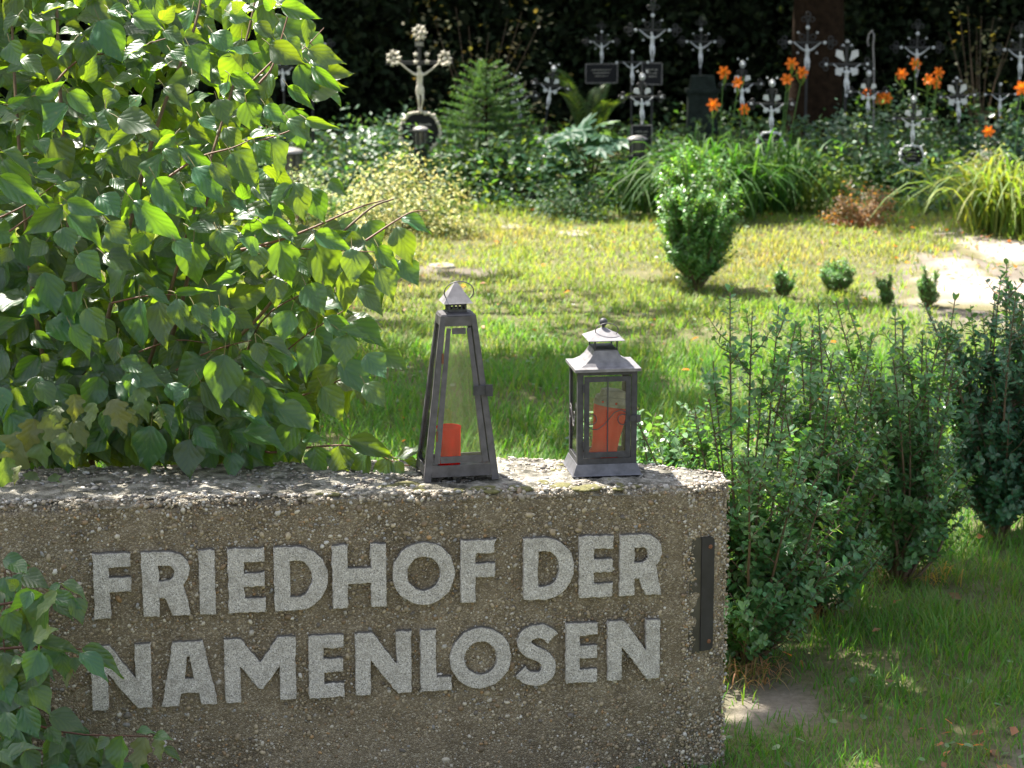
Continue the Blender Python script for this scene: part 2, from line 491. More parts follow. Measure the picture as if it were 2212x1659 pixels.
def ground_mat(name, stops, bmpd=0.02, scale=3.0, dirt=None):
    m, n, l, out = nodes_of(name)
    tc = n.new('ShaderNodeTexCoord'); co = tc.outputs['Object']
    a = noise(n, l, scale, 8, co, 0.65); b = noise(n, l, scale * 14, 6, co, 0.7)
    f = val(n, l, 'ADD', val(n, l, 'MULTIPLY', a, 0.55), val(n, l, 'MULTIPLY', b, 0.45))
    c = ramp(n, l, f, stops)
    if dirt:
        at = n.new('ShaderNodeAttribute'); at.attribute_name = 'Col'
        c = mixc(n, l, at.outputs['Fac'], c, ramp(n, l, f, dirt))
    p = n.new('ShaderNodeBsdfPrincipled'); p.inputs['Roughness'].default_value = 0.95; p.inputs['Specular IOR Level'].default_value = 0.15
    l.new(c, p.inputs['Base Color'])
    l.new(bump(n, l, b, 0.8, bmpd), p.inputs['Normal'])
    l.new(p.outputs[0], out.inputs[0])
    return m
M['ground'] = ground_mat('lawn_soil', [(0.3, (0.06, 0.07, 0.025)), (0.5, (0.105, 0.105, 0.05)), (0.7, (0.19, 0.165, 0.09))], dirt=[(0.3, (0.09, 0.078, 0.06)), (0.5, (0.155, 0.135, 0.11)), (0.7, (0.24, 0.215, 0.185))])
M['path'] = ground_mat('pale_gravel', [(0.3, (0.08, 0.08, 0.035)), (0.5, (0.13, 0.12, 0.065)), (0.7, (0.20, 0.17, 0.10))], 0.015, 5, dirt=[(0.3, (0.16, 0.125, 0.095)), (0.48, (0.29, 0.25, 0.21)), (0.7, (0.38, 0.34, 0.30))])

# ------------------------------------------------------------------ leaf shapes
T_LEAF = (np.array([(0, 0, 0), (-.5, .42, .07), (.5, .42, .07), (0, 1, -.06), (0, .5, 0)]), [(0, 4, 1), (0, 2, 4), (4, 3, 1), (4, 2, 3)])
T_LEAF2 = (np.array([(0, 0, 0), (-.5, .45, .06), (.5, .45, .06), (0, 1, -.04)]), [(0, 3, 1), (0, 2, 3)])
T_OVAL = (np.array([(0, 0, 0), (-.36, .2, .05), (-.5, .55, .07), (-.28, .87, .03), (0, 1, 0), (.28, .87, .03), (.5, .55, .07), (.36, .2, .05)]),
          [(0, 4, 3, 2, 1), (0, 7, 6, 5, 4)])
T_LEAFO = (np.array([(0, 0, 0), (-.42, .3, .06), (.42, .3, .06), (-.42, .7, .06), (.42, .7, .06), (0, 1, -.02), (0, .5, 0)]), [(0, 6, 3, 1), (6, 5, 3), (0, 2, 4, 6), (6, 4, 5)])
T_BLADE = (np.array([(-.5, 0, 0), (.5, 0, 0), (-.42, .55, .06), (.42, .55, .06), (0, 1, .26)]), [(0, 1, 3, 2), (2, 3, 4)])
T_NEEDLE = (np.array([(-.5, 0, 0), (.5, 0, 0), (0, 1, 0)]), [(0, 1, 2)])

def rand_dirs(n):
    v = rng.normal(size=(n, 3)); return v / np.linalg.norm(v, axis=1, keepdims=True)

def tint(base, n, amt=0.3, warm=0.15):
    base = np.asarray(base, float)
    k = 1 + amt * rng.uniform(-1, 1, (n, 1))
    c = base[None] * k
    c[:, 0] *= 1 + warm * rng.uniform(-1, 1.4, n)
    return np.clip(c, 0.002, 1)

def leaf_mesh(name, mat, seed, lobed=False):
    r = np.random.default_rng(seed)
    if not lobed:
        prof = [(0, .04), (.05, .34), (.13, .66), (.26, .93), (.37, 1), (.5, .90), (.63, .68), (.76, .40), (.86, .18), (.94, .06), (1, .012)]
    else:
        prof = [(0, .06), (.06, .5), (.16, .62), (.24, .95), (.33, 1.0), (.38, .62), (.47, .58), (.6, .85), (.67, .78), (.73, .42), (.86, .24), (1, .02)]
    fold = r.uniform(.06, .42); curl = r.uniform(-.05, .42); side = r.uniform(-.06, .06); ph = r.uniform(0, 6.28)
    V, UV = [], []
    cols = [-1, -.55, 0, .55, 1]
    for v, h in prof:
        for c in cols:
            x = c * h * .5 * (1 + .05 * math.sin(9 * v + ph + c))
            z = fold * abs(x) - curl * v * v + .045 * math.sin(11 * v + ph) * abs(c) + .03 * math.sin(17 * v + 2 * ph) * c + side * x
            V.append((x + side * v * v, v, z)); UV.append((x + .5, v))
    nf = len(cols)
    fs = [(i * nf + k, i * nf + k + 1, (i + 1) * nf + k + 1, (i + 1) * nf + k) for i in range(len(prof) - 1) for k in range(nf - 1)]
    me = bpy.data.meshes.new(name)
    me.from_pydata(V, [], fs)
    u = me.uv_layers.new(name='UVMap')
    for lp in me.loops: u.data[lp.index].uv = UV[lp.vertex_index]
    a = me.attributes.new('Col', 'FLOAT_COLOR', 'POINT')
    k = r.uniform(.8, 1.15)
    a.data.foreach_set('color', np.tile([k * r.uniform(.85, 1.25), k, k * r.uniform(.8, 1.1), 1], len(V)).astype(np.float32))
    me.polygons.foreach_set('use_smooth', np.ones(len(fs), bool))
    me.materials.append(mat)
    me.update()
    return me
DOG = [leaf_mesh('dogwood_leaf', M['dog'], 40 + i) for i in range(12)]
MAPLE = [leaf_mesh('maple_leaf', M['maple'], 60 + i, True) for i in range(5)]

def frame_matrix(base, d, nrm, L, Wd):
    d = np.asarray(d, float); d = d / np.linalg.norm(d)
    x = np.cross(d, nrm); x /= np.linalg.norm(x)
    z = np.cross(x, d)
    m = Matrix.Identity(4)
    for i in range(3):
        m[i][0] = x[i] * Wd; m[i][1] = d[i] * L; m[i][2] = z[i] * L; m[i][3] = base[i]
    return m

def put_leaf(parent, mesh, base, d, nrm, L, Wd, name='leaf'):
    o = bpy.data.objects.new(name, mesh)
    m = frame_matrix(np.asarray(base) - origin_of(parent), d, nrm, L, Wd)
    o.parent = parent
    o.matrix_basis = m
    S.collection.objects.link(o)
    return o

def leaves_joined(meshes, specs, name, mat, parent):
    """the leaves past the nearest ones: the same blades joined into one part"""
    Vs, Fs, UVs, Cs, n = [], [], [], [], 0
    cache = []
    for me in meshes:
        v = np.array([x.co[:] for x in me.vertices]); f = np.array([p.vertices[:] for p in me.polygons])
        uvl = me.uv_layers[0].data; uv = np.array([uvl[i].uv[:] for p in me.polygons for i in p.loop_indices])
        cache.append((v, f, uv))
    off = origin_of(parent)
    for base, d, nrm, L, Wd in specs:
        v, f, uv = cache[rng.integers(len(cache))]
        m = np.array(frame_matrix(np.asarray(base) - off, d, nrm, L, Wd))
        Vs.append(v @ m[:3, :3].T + m[:3, 3]); Fs.append(f + n); UVs.append(uv); n += len(v)
        k = rng.uniform(.75, 1.2); Cs.append(np.tile([k * rng.uniform(.85, 1.3), k, k, 1], (len(v), 1)))
    V = np.concatenate(Vs); Fc = np.concatenate(Fs); U = np.concatenate(UVs); C = np.concatenate(Cs)
    me = bpy.data.meshes.new(name)
    me.vertices.add(len(V)); me.vertices.foreach_set('co', V.astype(np.float32).ravel())
    me.loops.add(Fc.size); me.loops.foreach_set('vertex_index', Fc.astype(np.int32).ravel())
    me.polygons.add(len(Fc)); me.polygons.foreach_set('loop_start', np.arange(0, Fc.size, 4, dtype=np.int32))
    me.polygons.foreach_set('use_smooth', np.ones(len(Fc), bool))
    u = me.uv_layers.new(name='UVMap'); u.data.foreach_set('uv', U.astype(np.float32).ravel())
    a = me.attributes.new('Col', 'FLOAT_COLOR', 'POINT'); a.data.foreach_set('color', C.astype(np.float32).ravel())
    me.update(calc_edges=True)
    me.materials.append(mat)
    o = bpy.data.objects.new(name, me); o['kind'] = 'stuff'
    return link(o, parent)

# ================================================================== THE SETTING
# ground: one sheet to the horizon with a soft unevenness near the camera
def ground_h(x, y):
    return 0.05 * (noise2(np.asarray(x) * .9 + 7, np.asarray(y) * .9) - .5) * np.clip((np.asarray(y) - 5.5) / 1.5, 0, 1)
gx = np.concatenate([np.linspace(-150, -8, 12), np.linspace(-7.5, -4.6, 12), np.linspace(-4.5, 4.8, 156), np.linspace(5, 7.5, 12), np.linspace(8, 150, 12)])
gy = np.concatenate([np.linspace(-100, 3, 10), np.linspace(3.2, 5.4, 12), np.linspace(5.5, 19, 225), np.linspace(19.2, 26, 30), np.linspace(28, 200, 14)])
GX, GY = np.meshgrid(gx, gy)
gv = np.stack([GX, GY, ground_h(GX, GY)], -1).reshape(-1, 3)
nx_ = len(gx)
gf = np.array([(j * nx_ + i, j * nx_ + i + 1, (j + 1) * nx_ + i + 1, (j + 1) * nx_ + i) for j in range(len(gy) - 1) for i in range(nx_ - 1)])
def gpt(px, py):
    p = on_z(px, py, 0.0)
    return np.array([p[0], p[1], float(ground_h(p[0], p[1]))])

def patch(name, pts, mat, lift, **kw):
    """flat irregular patch on the ground, outline given at ground points"""
    P = np.array([gpt(*q)[:2] for q in pts])
    # densify + roughen
    out = []
    for i in range(len(P)):
        a, b = P[i], P[(i + 1) % len(P)]
        for t in np.linspace(0, 1, 10)[:-1]:
            q = a * (1 - t) + b * t
            out.append(q + rng.normal(0, .012, 2))
    out = np.array(out); c = out.mean(0)
    out = (np.roll(out, 1, 0) + out + np.roll(out, -1, 0)) / 3
    rings = [c + (out - c) * k for k in np.linspace(1, .02, 13)]
    V = np.concatenate(rings); n = len(out)
    k = np.repeat(np.linspace(1, .02, 13), n)
    w = np.clip((1 - k) / .30 * 1.0 + 1.5 * (noise2(V[:, 0] * 6, V[:, 1] * 6) - .62), 0, 1)      # gravel thins out into the turf
    V3 = np.column_stack([V, ground_h(V[:, 0], V[:, 1]) + lift * np.clip((1 - k) / .1, .25, 1)])
    fs = [(r * n + i, r * n + (i + 1) % n, (r + 1) * n + (i + 1) % n, (r + 1) * n + i) for r in range(12) for i in range(n)]
    MB().add(V3, fs, np.repeat(w[:, None], 3, 1)).build(name, mat, **kw)
    return out
PATH1 = patch('gravel_path', [(1935, 652), (1955, 615), (1990, 570), (2050, 545), (2112, 560), (2140, 590), (2212, 605), (2280, 610), (2300, 680), (2110, 668), (2010, 660)], M['path'], .012, kind='structure')
PATH2 = patch('gravel_path', [(1972, 502), (2005, 486), (2060, 478), (2075, 505), (2150, 518), (2290, 528), (2290, 572), (2150, 566), (2085, 548), (2045, 520)], M['path'], .012, kind='structure')
def gpoly(pts): return np.array([gpt(*q)[:2] for q in pts])
DIRT1 = gpoly([(1570, 1490), (1640, 1470), (1730, 1490), (1770, 1530), (1720, 1570), (1640, 1580), (1570, 1570)])
DIRT2 = gpoly([(1690, 1310), (1760, 1290), (1830, 1310), (1850, 1350), (1760, 1380), (1690, 1365)])
DIRT3 = gpoly([(2130, 1668), (2165, 1610), (2240, 1570), (2300, 1570), (2300, 1700), (2150, 1700)])
DIRT4 = gpoly([(890, 585), (930, 572), (1010, 580), (1080, 590), (1060, 602), (960, 604)])
DIRT5 = gpoly([(1880, 640), (1960, 545), (2120, 530), (2290, 560), (2290, 720), (2000, 690)])

def inside(poly, x, y):
    x = np.asarray(x); y = np.asarray(y); r = np.zeros(x.shape, bool)
    n = len(poly)
    for i in range(n):
        x1, y1 = poly[i]; x2, y2 = poly[(i + 1) % n]
        c = ((y1 > y) != (y2 > y)) & (x < (x2 - x1) * (y - y1) / ((y2 - y1) if y2 != y1 else 1e-9) + x1)
        r ^= c
    return r


def poly_dist(poly, x, y):
    d = np.full(x.shape, 9.0)
    for i in range(len(poly)):
        a, b = poly[i], poly[(i + 1) % len(poly)]
        ab = b - a; t = np.clip(((x - a[0]) * ab[0] + (y - a[1]) * ab[1]) / (ab @ ab), 0, 1)
        d = np.minimum(d, np.hypot(x - a[0] - t * ab[0], y - a[1] - t * ab[1]))
    return d
def bare(x, y):
    """share of bare soil at a ground point: worn patches with ragged edges"""
    w = np.zeros(x.shape)
    for p, soft in ((DIRT1, .12), (DIRT2, .12), (DIRT3, .12), (DIRT4, .25), (DIRT5, .3)):
        d = poly_dist(p, x, y); d = np.where(inside([tuple(q) for q in p], x, y), d, -d)
        w = np.maximum(w, np.clip(.5 + d / soft + .9 * (noise2(x * 9, y * 9) - .5), 0, 1))
    return w
gw = bare(gv[:, 0], gv[:, 1])
MB().add(gv, gf, np.repeat(gw[:, None], 3, 1)).build('ground', M['ground'], kind='structure')

# ------------------------------------------------------------------ trees (the crowns hang above the picture and throw its shade)
def crown_cards(mb, c, r, n, size, col, flat=0.6, shell=0.35):
    """leaf sprays through an ellipsoid volume, gathered in clumps so that light falls through the gaps"""
    c = np.array(c, float); r = np.array(r, float)
    nc = max(4, n // 45)
    cc = rand_dirs(nc) * (rng.random((nc, 1)) ** shell)
    k = rng.integers(nc, size=n)
    p = cc[k] + rng.normal(0, .16, (n, 3))
    P = c + p * r
    N = rand_dirs(n) * .8 + np.array([0, 0, 1.0]) * flat
    D = np.cross(N, rand_dirs(n))
    mb.cards(T_LEAF, P, D, N, size * rng.uniform(.6, 1.3, n), size * .62 * rng.uniform(.6, 1.3, n), tint(col, n, .35))

def tree(name, base, height, trunk_r, blobs, label, cat='tree', col=(.035, .075, .02), lean=(0, 0), size=.17, dens=1.0, mat=None):
    base = np.array(base, float)
    t = empty(name, base, label, cat)
    mb = MB()
    n = 9
    top = base + np.array([lean[0], lean[1], height * .72])
    pts = np.array([base + (top - base) * (k / (n - 1)) + np.array([.05 * math.sin(k * 1.3), .05 * math.cos(k * 1.7), 0]) * (k > 0) for k in range(n)])
    pts[0, 2] -= .15
    mb.tube(pts, np.linspace(trunk_r * 1.25, trunk_r * .45, n), 14)
    for c, r, _ in blobs:
        c = np.array(c, float)
        s0 = pts[rng.integers(4, n)]
        mid = (s0 + c) / 2 + np.array([0, 0, .35])
        mb.tube(np.array([s0, s0 * .6 + mid * .4 + [0, 0, .1], mid, mid * .4 + c * .6, c]), np.linspace(trunk_r * .4, .02, 5), 6)
    mb.build('trunk', M['bark'], t)
    cb = MB()
    for c, r, k in blobs: crown_cards(cb, c, r, int(k * dens), size, col)
    cb.build('crown', mat or M['canopy'], t)
    return t

# behind the crosses
b1 = at_y(1752, 200, 22.0)
tree('tree', (b1[0], 22.0, 0), 9, .22, [((1.0, 22.6, 5.6), (2.2, 1.8, 1.6), 2600), ((-.9, 19.3, 5.0), (.9, .3, .3), 300), ((.7, 19.2, 5.0), (.8, .3, .3), 260), ((1.2, 20.6, 3.4), (2.2, .9, .5), 1900), ((5.2, 20.7, 3.4), (2.2, .9, .5), 1700), ((4.3, 23.0, 5.2), (2.2, 2, 1.6), 2600), ((3, 25, 7), (3, 2.5, 2), 3000)],
     'tall tree with a thick brown bark trunk behind the crosses', lean=(.1, .3))
tree('tree', (-2.6, 24.6, 0), 9, .2, [((-2.6, 20.6, 3.4), (2.2, .9, .5), 1800), ((-2.2, 23.2, 5.4), (2.4, 2, 1.6), 2800), ((-5.2, 22.6, 5.2), (2.2, 2.2, 1.7), 2600), ((-3, 26, 7.4), (3.2, 2.5, 2), 3000)],
     'dark tree deep in the wood behind the large white flowered cross')
tree('tree', (6.6, 24.2, 0), 9, .2, [((6.6, 23.0, 5.2), (2.4, 2.2, 1.8), 2800), ((1.1, 19.0, 5.0), (.65, .85, .35), 1300), ((8.8, 21.5, 5), (2, 2.2, 1.8), 2200)],
     'dark tree in the wood at the right end of the row of crosses')
# left of the lawn: shades the middle of the grass
tree('tree', (-6.2, 14.5, 0), 7.5, .18, [((-2.6, 12.9, 4.9), (1.2, 1.4, .55), 2900), ((-1.65, 13.0, 5.2), (.85, 1.3, .5), 1900), ((-3.9, 12.0, 5.0), (1.2, 1.6, .7), 1300), ((-2.0, 15.0, 5.1), (1.35, .75, .3), 400), ((.3, 15.3, 5.1), (.5, .35, .25), 130), ((-2.3, 16.3, 5.2), (.4, .3, .2), 110), ((-.7, 16.3, 5.2), (.45, .3, .2), 110), ((-3.2, 16.6, 5.4), (.5, .4, .2), 140), ((-5.2, 14.5, 6.0), (1.6, 1.8, 1.2), 1100)],
     'spreading tree left of the lawn whose crown shades the grass', lean=(.3, 0), size=.16)
# unseen tree added left of the dogwood: its low branch shades the sprigs
tree('tree', (-4.8, 8.2, 0), 7.0, .15, [((-2.85, 7.15, 5.0), (.55, .32, .2), 900), ((-3.7, 7.7, 5.3), (.6, .5, .3), 600), ((-4.8, 8.4, 6.2), (1.2, 1.2, .9), 900)],
     'unseen slim tree added left of the dogwood to shade the sprigs', size=.14)
# right of the hedge: shades the hedge and the near grass
tree('tree', (5.6, 11.0, 0), 7.5, .18, [((-.55, 9.5, 5.0), (.85, .85, .45), 1250), ((.25, 9.9, 5.1), (.8, .85, .45), 950), ((-.2, 8.35, 5.0), (.5, .6, .4), 900), ((-.3, 7.65, 5.0), (.5, .42, .3), 800), ((-1.0, 8.25, 5.0), (.36, .28, .25), 600), ((1.2, 10.2, 5.2), (.8, .8, .45), 900), ((2.6, 9.6, 5.3), (1.2, 1.2, .7), 900), ((4.4, 11, 6.2), (1.6, 1.6, 1.2), 1100)],
     'spreading tree right of the box hedge whose crown shades it', lean=(-.3, 0), size=.15)

# dark wood: an evergreen mass behind everything
wb = MB()
n = 26000
x = rng.uniform(-7, 8, n); z = rng.uniform(0, 2.3, n)
y = 22.9 + 1.0 * noise2(x * 1.3, z * 1.3) + rng.uniform(0, 1.0, n)
N = rand_dirs(n) * .9 + np.array([0, -.25, .6])
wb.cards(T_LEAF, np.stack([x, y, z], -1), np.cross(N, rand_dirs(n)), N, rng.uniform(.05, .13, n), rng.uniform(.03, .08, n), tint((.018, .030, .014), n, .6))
n = 15000
x = rng.uniform(-9, 10, n); z = rng.uniform(0, 6.5, n) ** 1.0
y = 23.2 + 1.2 * noise2(x * .8, z * .8) + rng.uniform(0, 1.4, n)
N = rand_dirs(n) * .9 + np.array([0, -.25, .6])
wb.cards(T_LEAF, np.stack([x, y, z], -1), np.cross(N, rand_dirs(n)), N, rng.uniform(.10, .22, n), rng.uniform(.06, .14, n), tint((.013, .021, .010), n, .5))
n = 8000
x = rng.uniform(-12, 13, n); z = rng.uniform(0, 7.5, n); y = rng.uniform(25, 29, n)
N = rand_dirs(n)
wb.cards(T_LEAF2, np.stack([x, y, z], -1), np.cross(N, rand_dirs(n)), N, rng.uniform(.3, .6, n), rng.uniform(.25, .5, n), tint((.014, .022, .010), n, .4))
n = 9000
x = rng.uniform(-9, 10, n); z = rng.uniform(-.1, 1.9, n); y = rng.uniform(24.5, 28, n)
N = rand_dirs(n) + np.array([0, -.6, 0])
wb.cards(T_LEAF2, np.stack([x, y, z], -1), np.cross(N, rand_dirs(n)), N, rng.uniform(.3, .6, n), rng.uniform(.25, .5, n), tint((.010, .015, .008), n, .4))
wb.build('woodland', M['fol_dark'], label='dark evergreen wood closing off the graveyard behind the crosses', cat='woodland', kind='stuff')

# ================================================================== THE NAME STONE
A = R(9.0)
UD = np.array([math.cos(A), math.sin(A), 0.0])          # along the front face
ND = np.array([math.sin(A), -math.cos(A), 0.0])         # out of the front face
P0 = np.array([0, 6.0, 0.0])
def on_face(px, py):
    d = ray(px, py)
    return CAM + d * (((P0 - CAM) @ ND) / (d @ ND))
def uz(px, py):
    p = on_face(px, py); return (p - P0) @ UD, p[2]
ZT = H - 1.565
def zslope(x): return -.011 + (.575 - np.asarray(x)) * .0153          # the top is not quite level
c1 = on_face(1483, 1050); c1[2] = 0
c2 = on_z(1574, 1032, ZT); c3 = on_z(1562, 1010, ZT); c4 = on_z(1375, 993, ZT); c5 = on_z(1110, 985, ZT); c6 = on_z(167, 1020, ZT)
fl = P0 + UD * -1.75
bl = c6 + (c6 - c5) / np.linalg.norm(c6 - c5) * .75
plan = [fl[:2], c1[:2], c2[:2], c3[:2], c4[:2], c5[:2], c6[:2], bl[:2]]

def stone():
    t = empty('name_stone', (0, 6.15, 0), 'long grey-brown pebbled concrete stone with raised pale lettering', 'gravestone')
    # resample the plan
    L = []
    for i in range(len(plan)):
        a, b = np.array(plan[i]), np.array(plan[(i + 1) % len(plan)])
        d = np.linalg.norm(b - a); k = max(2, int(d / .016))
        for s_ in range(k): L.append(a + (b - a) * s_ / k)
    L = np.array(L); n = len(L)
    # soften the plan's corners
    for _ in range(3): L = (np.roll(L, 1, 0) + 2 * L + np.roll(L, -1, 0)) / 4
    tang = np.roll(L, -1, 0) - np.roll(L, 1, 0); nrm = np.column_stack([tang[:, 1], -tang[:, 0]]); nrm /= np.linalg.norm(nrm, axis=1, keepdims=True)
    axis0, axis1 = np.array(plan[0]) * .5 + np.array(plan[7]) * .5, (np.array(plan[2]) + np.array(plan[4])) / 2
    ax = axis1 - axis0; q = np.clip(((L - axis0) @ ax) / (ax @ ax), .06, .94)
    med = axis0 + q[:, None] * ax
    rings = []
    s_along = np.cumsum(np.linalg.norm(np.roll(L, -1, 0) - L, axis=1))
    r = .022
    for z in np.arange(-.1, ZT - r, .016):
        dsp = .006 * (noise2(s_along * 9, z * 9 + 3) - .5) + .006 * (noise2(s_along * 40, z * 40) - .5)
        rings.append(np.column_stack([L + nrm * dsp[:, None], np.full(n, z)]))
    for a in np.linspace(0, math.pi / 2, 5):
        dsp = .010 * (noise2(s_along * 35, a * 3 + 20) - .5) - .012 * (noise2(s_along * 7, 3.3) > .72)
        rings.append(np.column_stack([L - nrm * (r * (1 - math.cos(a)) - dsp)[:, None] if False else L + nrm * (dsp - r * (1 - math.cos(a)))[:, None], ZT - r + r * math.sin(a) + dsp * .6]))
    inner = L - nrm * r
    for k in np.linspace(.06, 1, 12):
        xy = inner * (1 - k) + med * k
        zz = ZT + .010 * (noise2(xy[:, 0] * 22, xy[:, 1] * 22) - .5) + .006 * (noise2(xy[:, 0] * 60, xy[:, 1] * 60) - .5)
        rings.append(np.column_stack([xy, zz]))
    V = np.concatenate(rings)
    V[:, 2] += zslope(V[:, 0]) * np.clip(V[:, 2] / ZT, 0, 1)
    m = len(rings)
    fs = np.array([(i * n + k, i * n + (k + 1) % n, (i + 1) * n + (k + 1) % n, (i + 1) * n + k) for i in range(m - 1) for k in range(n)])
    MB().add(V, fs).build('block', M['stone'], t)
    return t
STONE = stone()

# raised letters -------------------------------------------------------------
def arc(cx, cy, rx, ry, a0, a1, k=14):
    return [(cx + rx * math.cos(R(a)), cy + ry * math.sin(R(a))) for a in np.linspace(a0, a1, k)]
def stroke(pts, h):
    p = np.array(pts, float)
    # Catmull-Rom smoothing
    q = []
    e = np.vstack([2 * p[0] - p[1], p, 2 * p[-1] - p[-2]])
    for i in range(1, len(e) - 2):
        for t in np.linspace(0, 1, 6)[:-1]:
            a, b, c, d = e[i - 1], e[i], e[i + 1], e[i + 2]
            q.append(.5 * ((2 * b) + (-a + c) * t + (2 * a - 5 * b + 4 * c - d) * t * t + (-a + 3 * b - 3 * c + d) * t ** 3))
    q.append(p[-1]); q = np.array(q)
    t = np.gradient(q, axis=0); t /= np.linalg.norm(t, axis=1, keepdims=True)
    nn = np.column_stack([-t[:, 1], t[:, 0]])
    return [tuple(v) for v in q + nn * h] + [tuple(v) for v in (q - nn * h)[::-1]]
GLY = {
    'F': [[(0, 0), (0, 1), (.56, 1), (.56, .80), (.225, .80), (.225, .62), (.56, .62), (.56, .41), (.225, .41), (.225, 0)]],
    'R': [[(0, 0), (0, 1)] + arc(.42, .71, .30, .29, 90, -50) + [(.72, 0), (.46, 0), (.34, .29), (.235, .29), (.235, 0)],
          [(.235, .54), (.235, .80)] + arc(.37, .67, .135, .13, 90, -90)],
    'I': [[(0, 0), (0, 1), (.23, 1), (.23, 0)]],
    'E': [[(0, 0), (0, 1), (.56, 1), (.56, .80), (.23, .80), (.23, .61), (.55, .61), (.55, .41), (.23, .41), (.23, .21), (.56, .21), (.56, 0)]],
    'D': [[(0, 0), (0, 1)] + arc(.35, .5, .49, .5, 90, -90, 24), [(.23, .2), (.23, .8)] + arc(.35, .5, .26, .3, 90, -90, 18)],
    'H': [[(0, 0), (0, 1), (.22, 1), (.22, .62), (.62, .62), (.62, 1), (.84, 1), (.84, 0), (.62, 0), (.62, .39), (.22, .39), (.22, 0)]],
    'O': [arc(.485, .5, .485, .5, 0, 345, 32), arc(.485, .5, .275, .285, 0, 345, 24)],
    'N': [[(0, 0), (0, 1), (.27, 1), (.68, .44), (.68, 1), (.9, 1), (.9, 0), (.69, 0), (.225, .60), (.225, 0)]],
    'A': [[(0, 0), (.19, 1), (.63, 1), (.84, 0), (.61, 0), (.57, .2), (.28, .2), (.235, 0)], [(.33, .41), (.50, .41), (.445, .78), (.385, .78)]],
    'M': [[(0, 0), (0, 1), (.25, 1), (.555, .60), (.86, 1), (1.12, 1), (1.12, 0), (.885, 0), (.885, .58), (.59, .2), (.53, .2), (.225, .60), (.225, 0)]],
    'L': [[(0, 0), (0, 1), (.23, 1), (.23, .21), (.48, .21), (.48, 0)]],
    'S': [stroke([(.575, .775), (.47, .875), (.33, .897), (.19, .86), (.115, .76), (.13, .65), (.22, .57), (.36, .50), (.47, .42), (.525, .31), (.50, .19), (.41, .115), (.28, .10), (.15, .135), (.055, .235)], .105)],
}
def z1(x): return 200 + x * .5425, 1400 + x * .5425
def PX(x, reg): return ((200 if reg == 1 else 1400) + x * .5425) / 1.622
ROW1 = [('F', 250, 482, 1), ('R', 562, 858, 1), ('I', 928, 1020, 1), ('E', 1115, 1342, 1), ('D', 1410, 1745, 1), ('H', 1785, 2120, 1), ('O', -42, 348, 2), ('F', 397, 606, 2), ('D', 800, 1115, 2), ('E', 1158, 1366, 2), ('R', 1418, 1680, 2)]
ROW2 = [('N', 235, 611, 1), ('A', 685, 1032, 1), ('M', 1092, 1540, 1), ('E', 1632, 1848, 1), ('N', 1932, 2282, 1), ('L', 138, 327, 2), ('O', 328, 711, 2), ('S', 756, 1008, 2), ('E', 1072, 1266, 2), ('N', 1340, 1667, 2)]
def letter(ch, x0, x1, reg, top, base):
    f = lambda ln, x: ln[0][1] + (ln[1][1] - ln[0][1]) * (x - ln[0][0]) / (ln[1][0] - ln[0][0])
    xa, xb = PX(x0, reg), PX(x1, reg)
    ua, zb = uz(xa, f(base, xa)); ub, zb2 = uz(xb, f(base, xb)); _, zt = uz(xa, f(top, xa)); _, zt2 = uz(xb, f(top, xb))
    w = max(p[0] for p in GLY[ch][0])
    cu = bpy.data.curves.new('letter', 'CURVE'); cu.dimensions = '2D'; cu.fill_mode = 'BOTH'
    cu.extrude = .011; cu.bevel_depth = .0022; cu.bevel_resolution = 1
    for cont in GLY[ch]:
        pts = []
        for i in range(len(cont)):
            a, b = np.array(cont[i]), np.array(cont[(i + 1) % len(cont)])
            k = max(1, int(np.linalg.norm(b - a) / .055))
            for s_ in range(k): pts.append(a + (b - a) * s_ / k)
        kept = [pts[0]]
        for q in pts[1:]:
            if np.linalg.norm(q - kept[-1]) > .03: kept.append(q)
        if np.linalg.norm(kept[0] - kept[-1]) < .03: kept.pop()
        pts = kept
        sp = cu.splines.new('POLY'); sp.use_cyclic_u = True; sp.points.add(len(pts) - 1)
        for q, (x, y) in zip(sp.points, pts):
            g = x / w
            zz = (zb + (zb2 - zb) * g) * (1 - y) + (zt + (zt2 - zt) * g) * y
            q.co = (ua + (ub - ua) * g + rng.normal(0, .0009), zz + rng.normal(0, .0009), 0, 1)
    tmp = bpy.data.objects.new('tmp', cu)
    me = bpy.data.meshes.new_from_object(tmp)
    bpy.data.objects.remove(tmp); bpy.data.curves.remove(cu)
    # curve plane (u, z, out) -> stone
    v = np.empty(len(me.vertices) * 3); me.vertices.foreach_get('co', v); v = v.reshape(-1, 3)
    W_ = P0 + v[:, :1] * UD + (v[:, 2:] + .002) * ND; W_[:, 2] = v[:, 1]
    me.vertices.foreach_set('co', (W_ - np.array(STONE.location)).astype(np.float32).ravel())
    me.update(); me.materials.append(M['letter']); me.name = 'letter'
    o = bpy.data.objects.new('letter', me)
    o['label'] = 'raised pale letter ' + ch
    link(o, STONE)
    return ua - .004, ub + .004, min(zb, zb2), max(zt, zt2)
LT1, LB1 = ((206.5, 1195), (1424, 1150.8)), ((206.9, 1333), (1424, 1279.6))
LT2, LB2 = ((203.5, 1393), (1420, 1335)), ((201.9, 1531), (1416.8, 1460))
BOXES = [letter(*q, LT1, LB1) for q in ROW1] + [letter(*q, LT2, LB2) for q in ROW2]

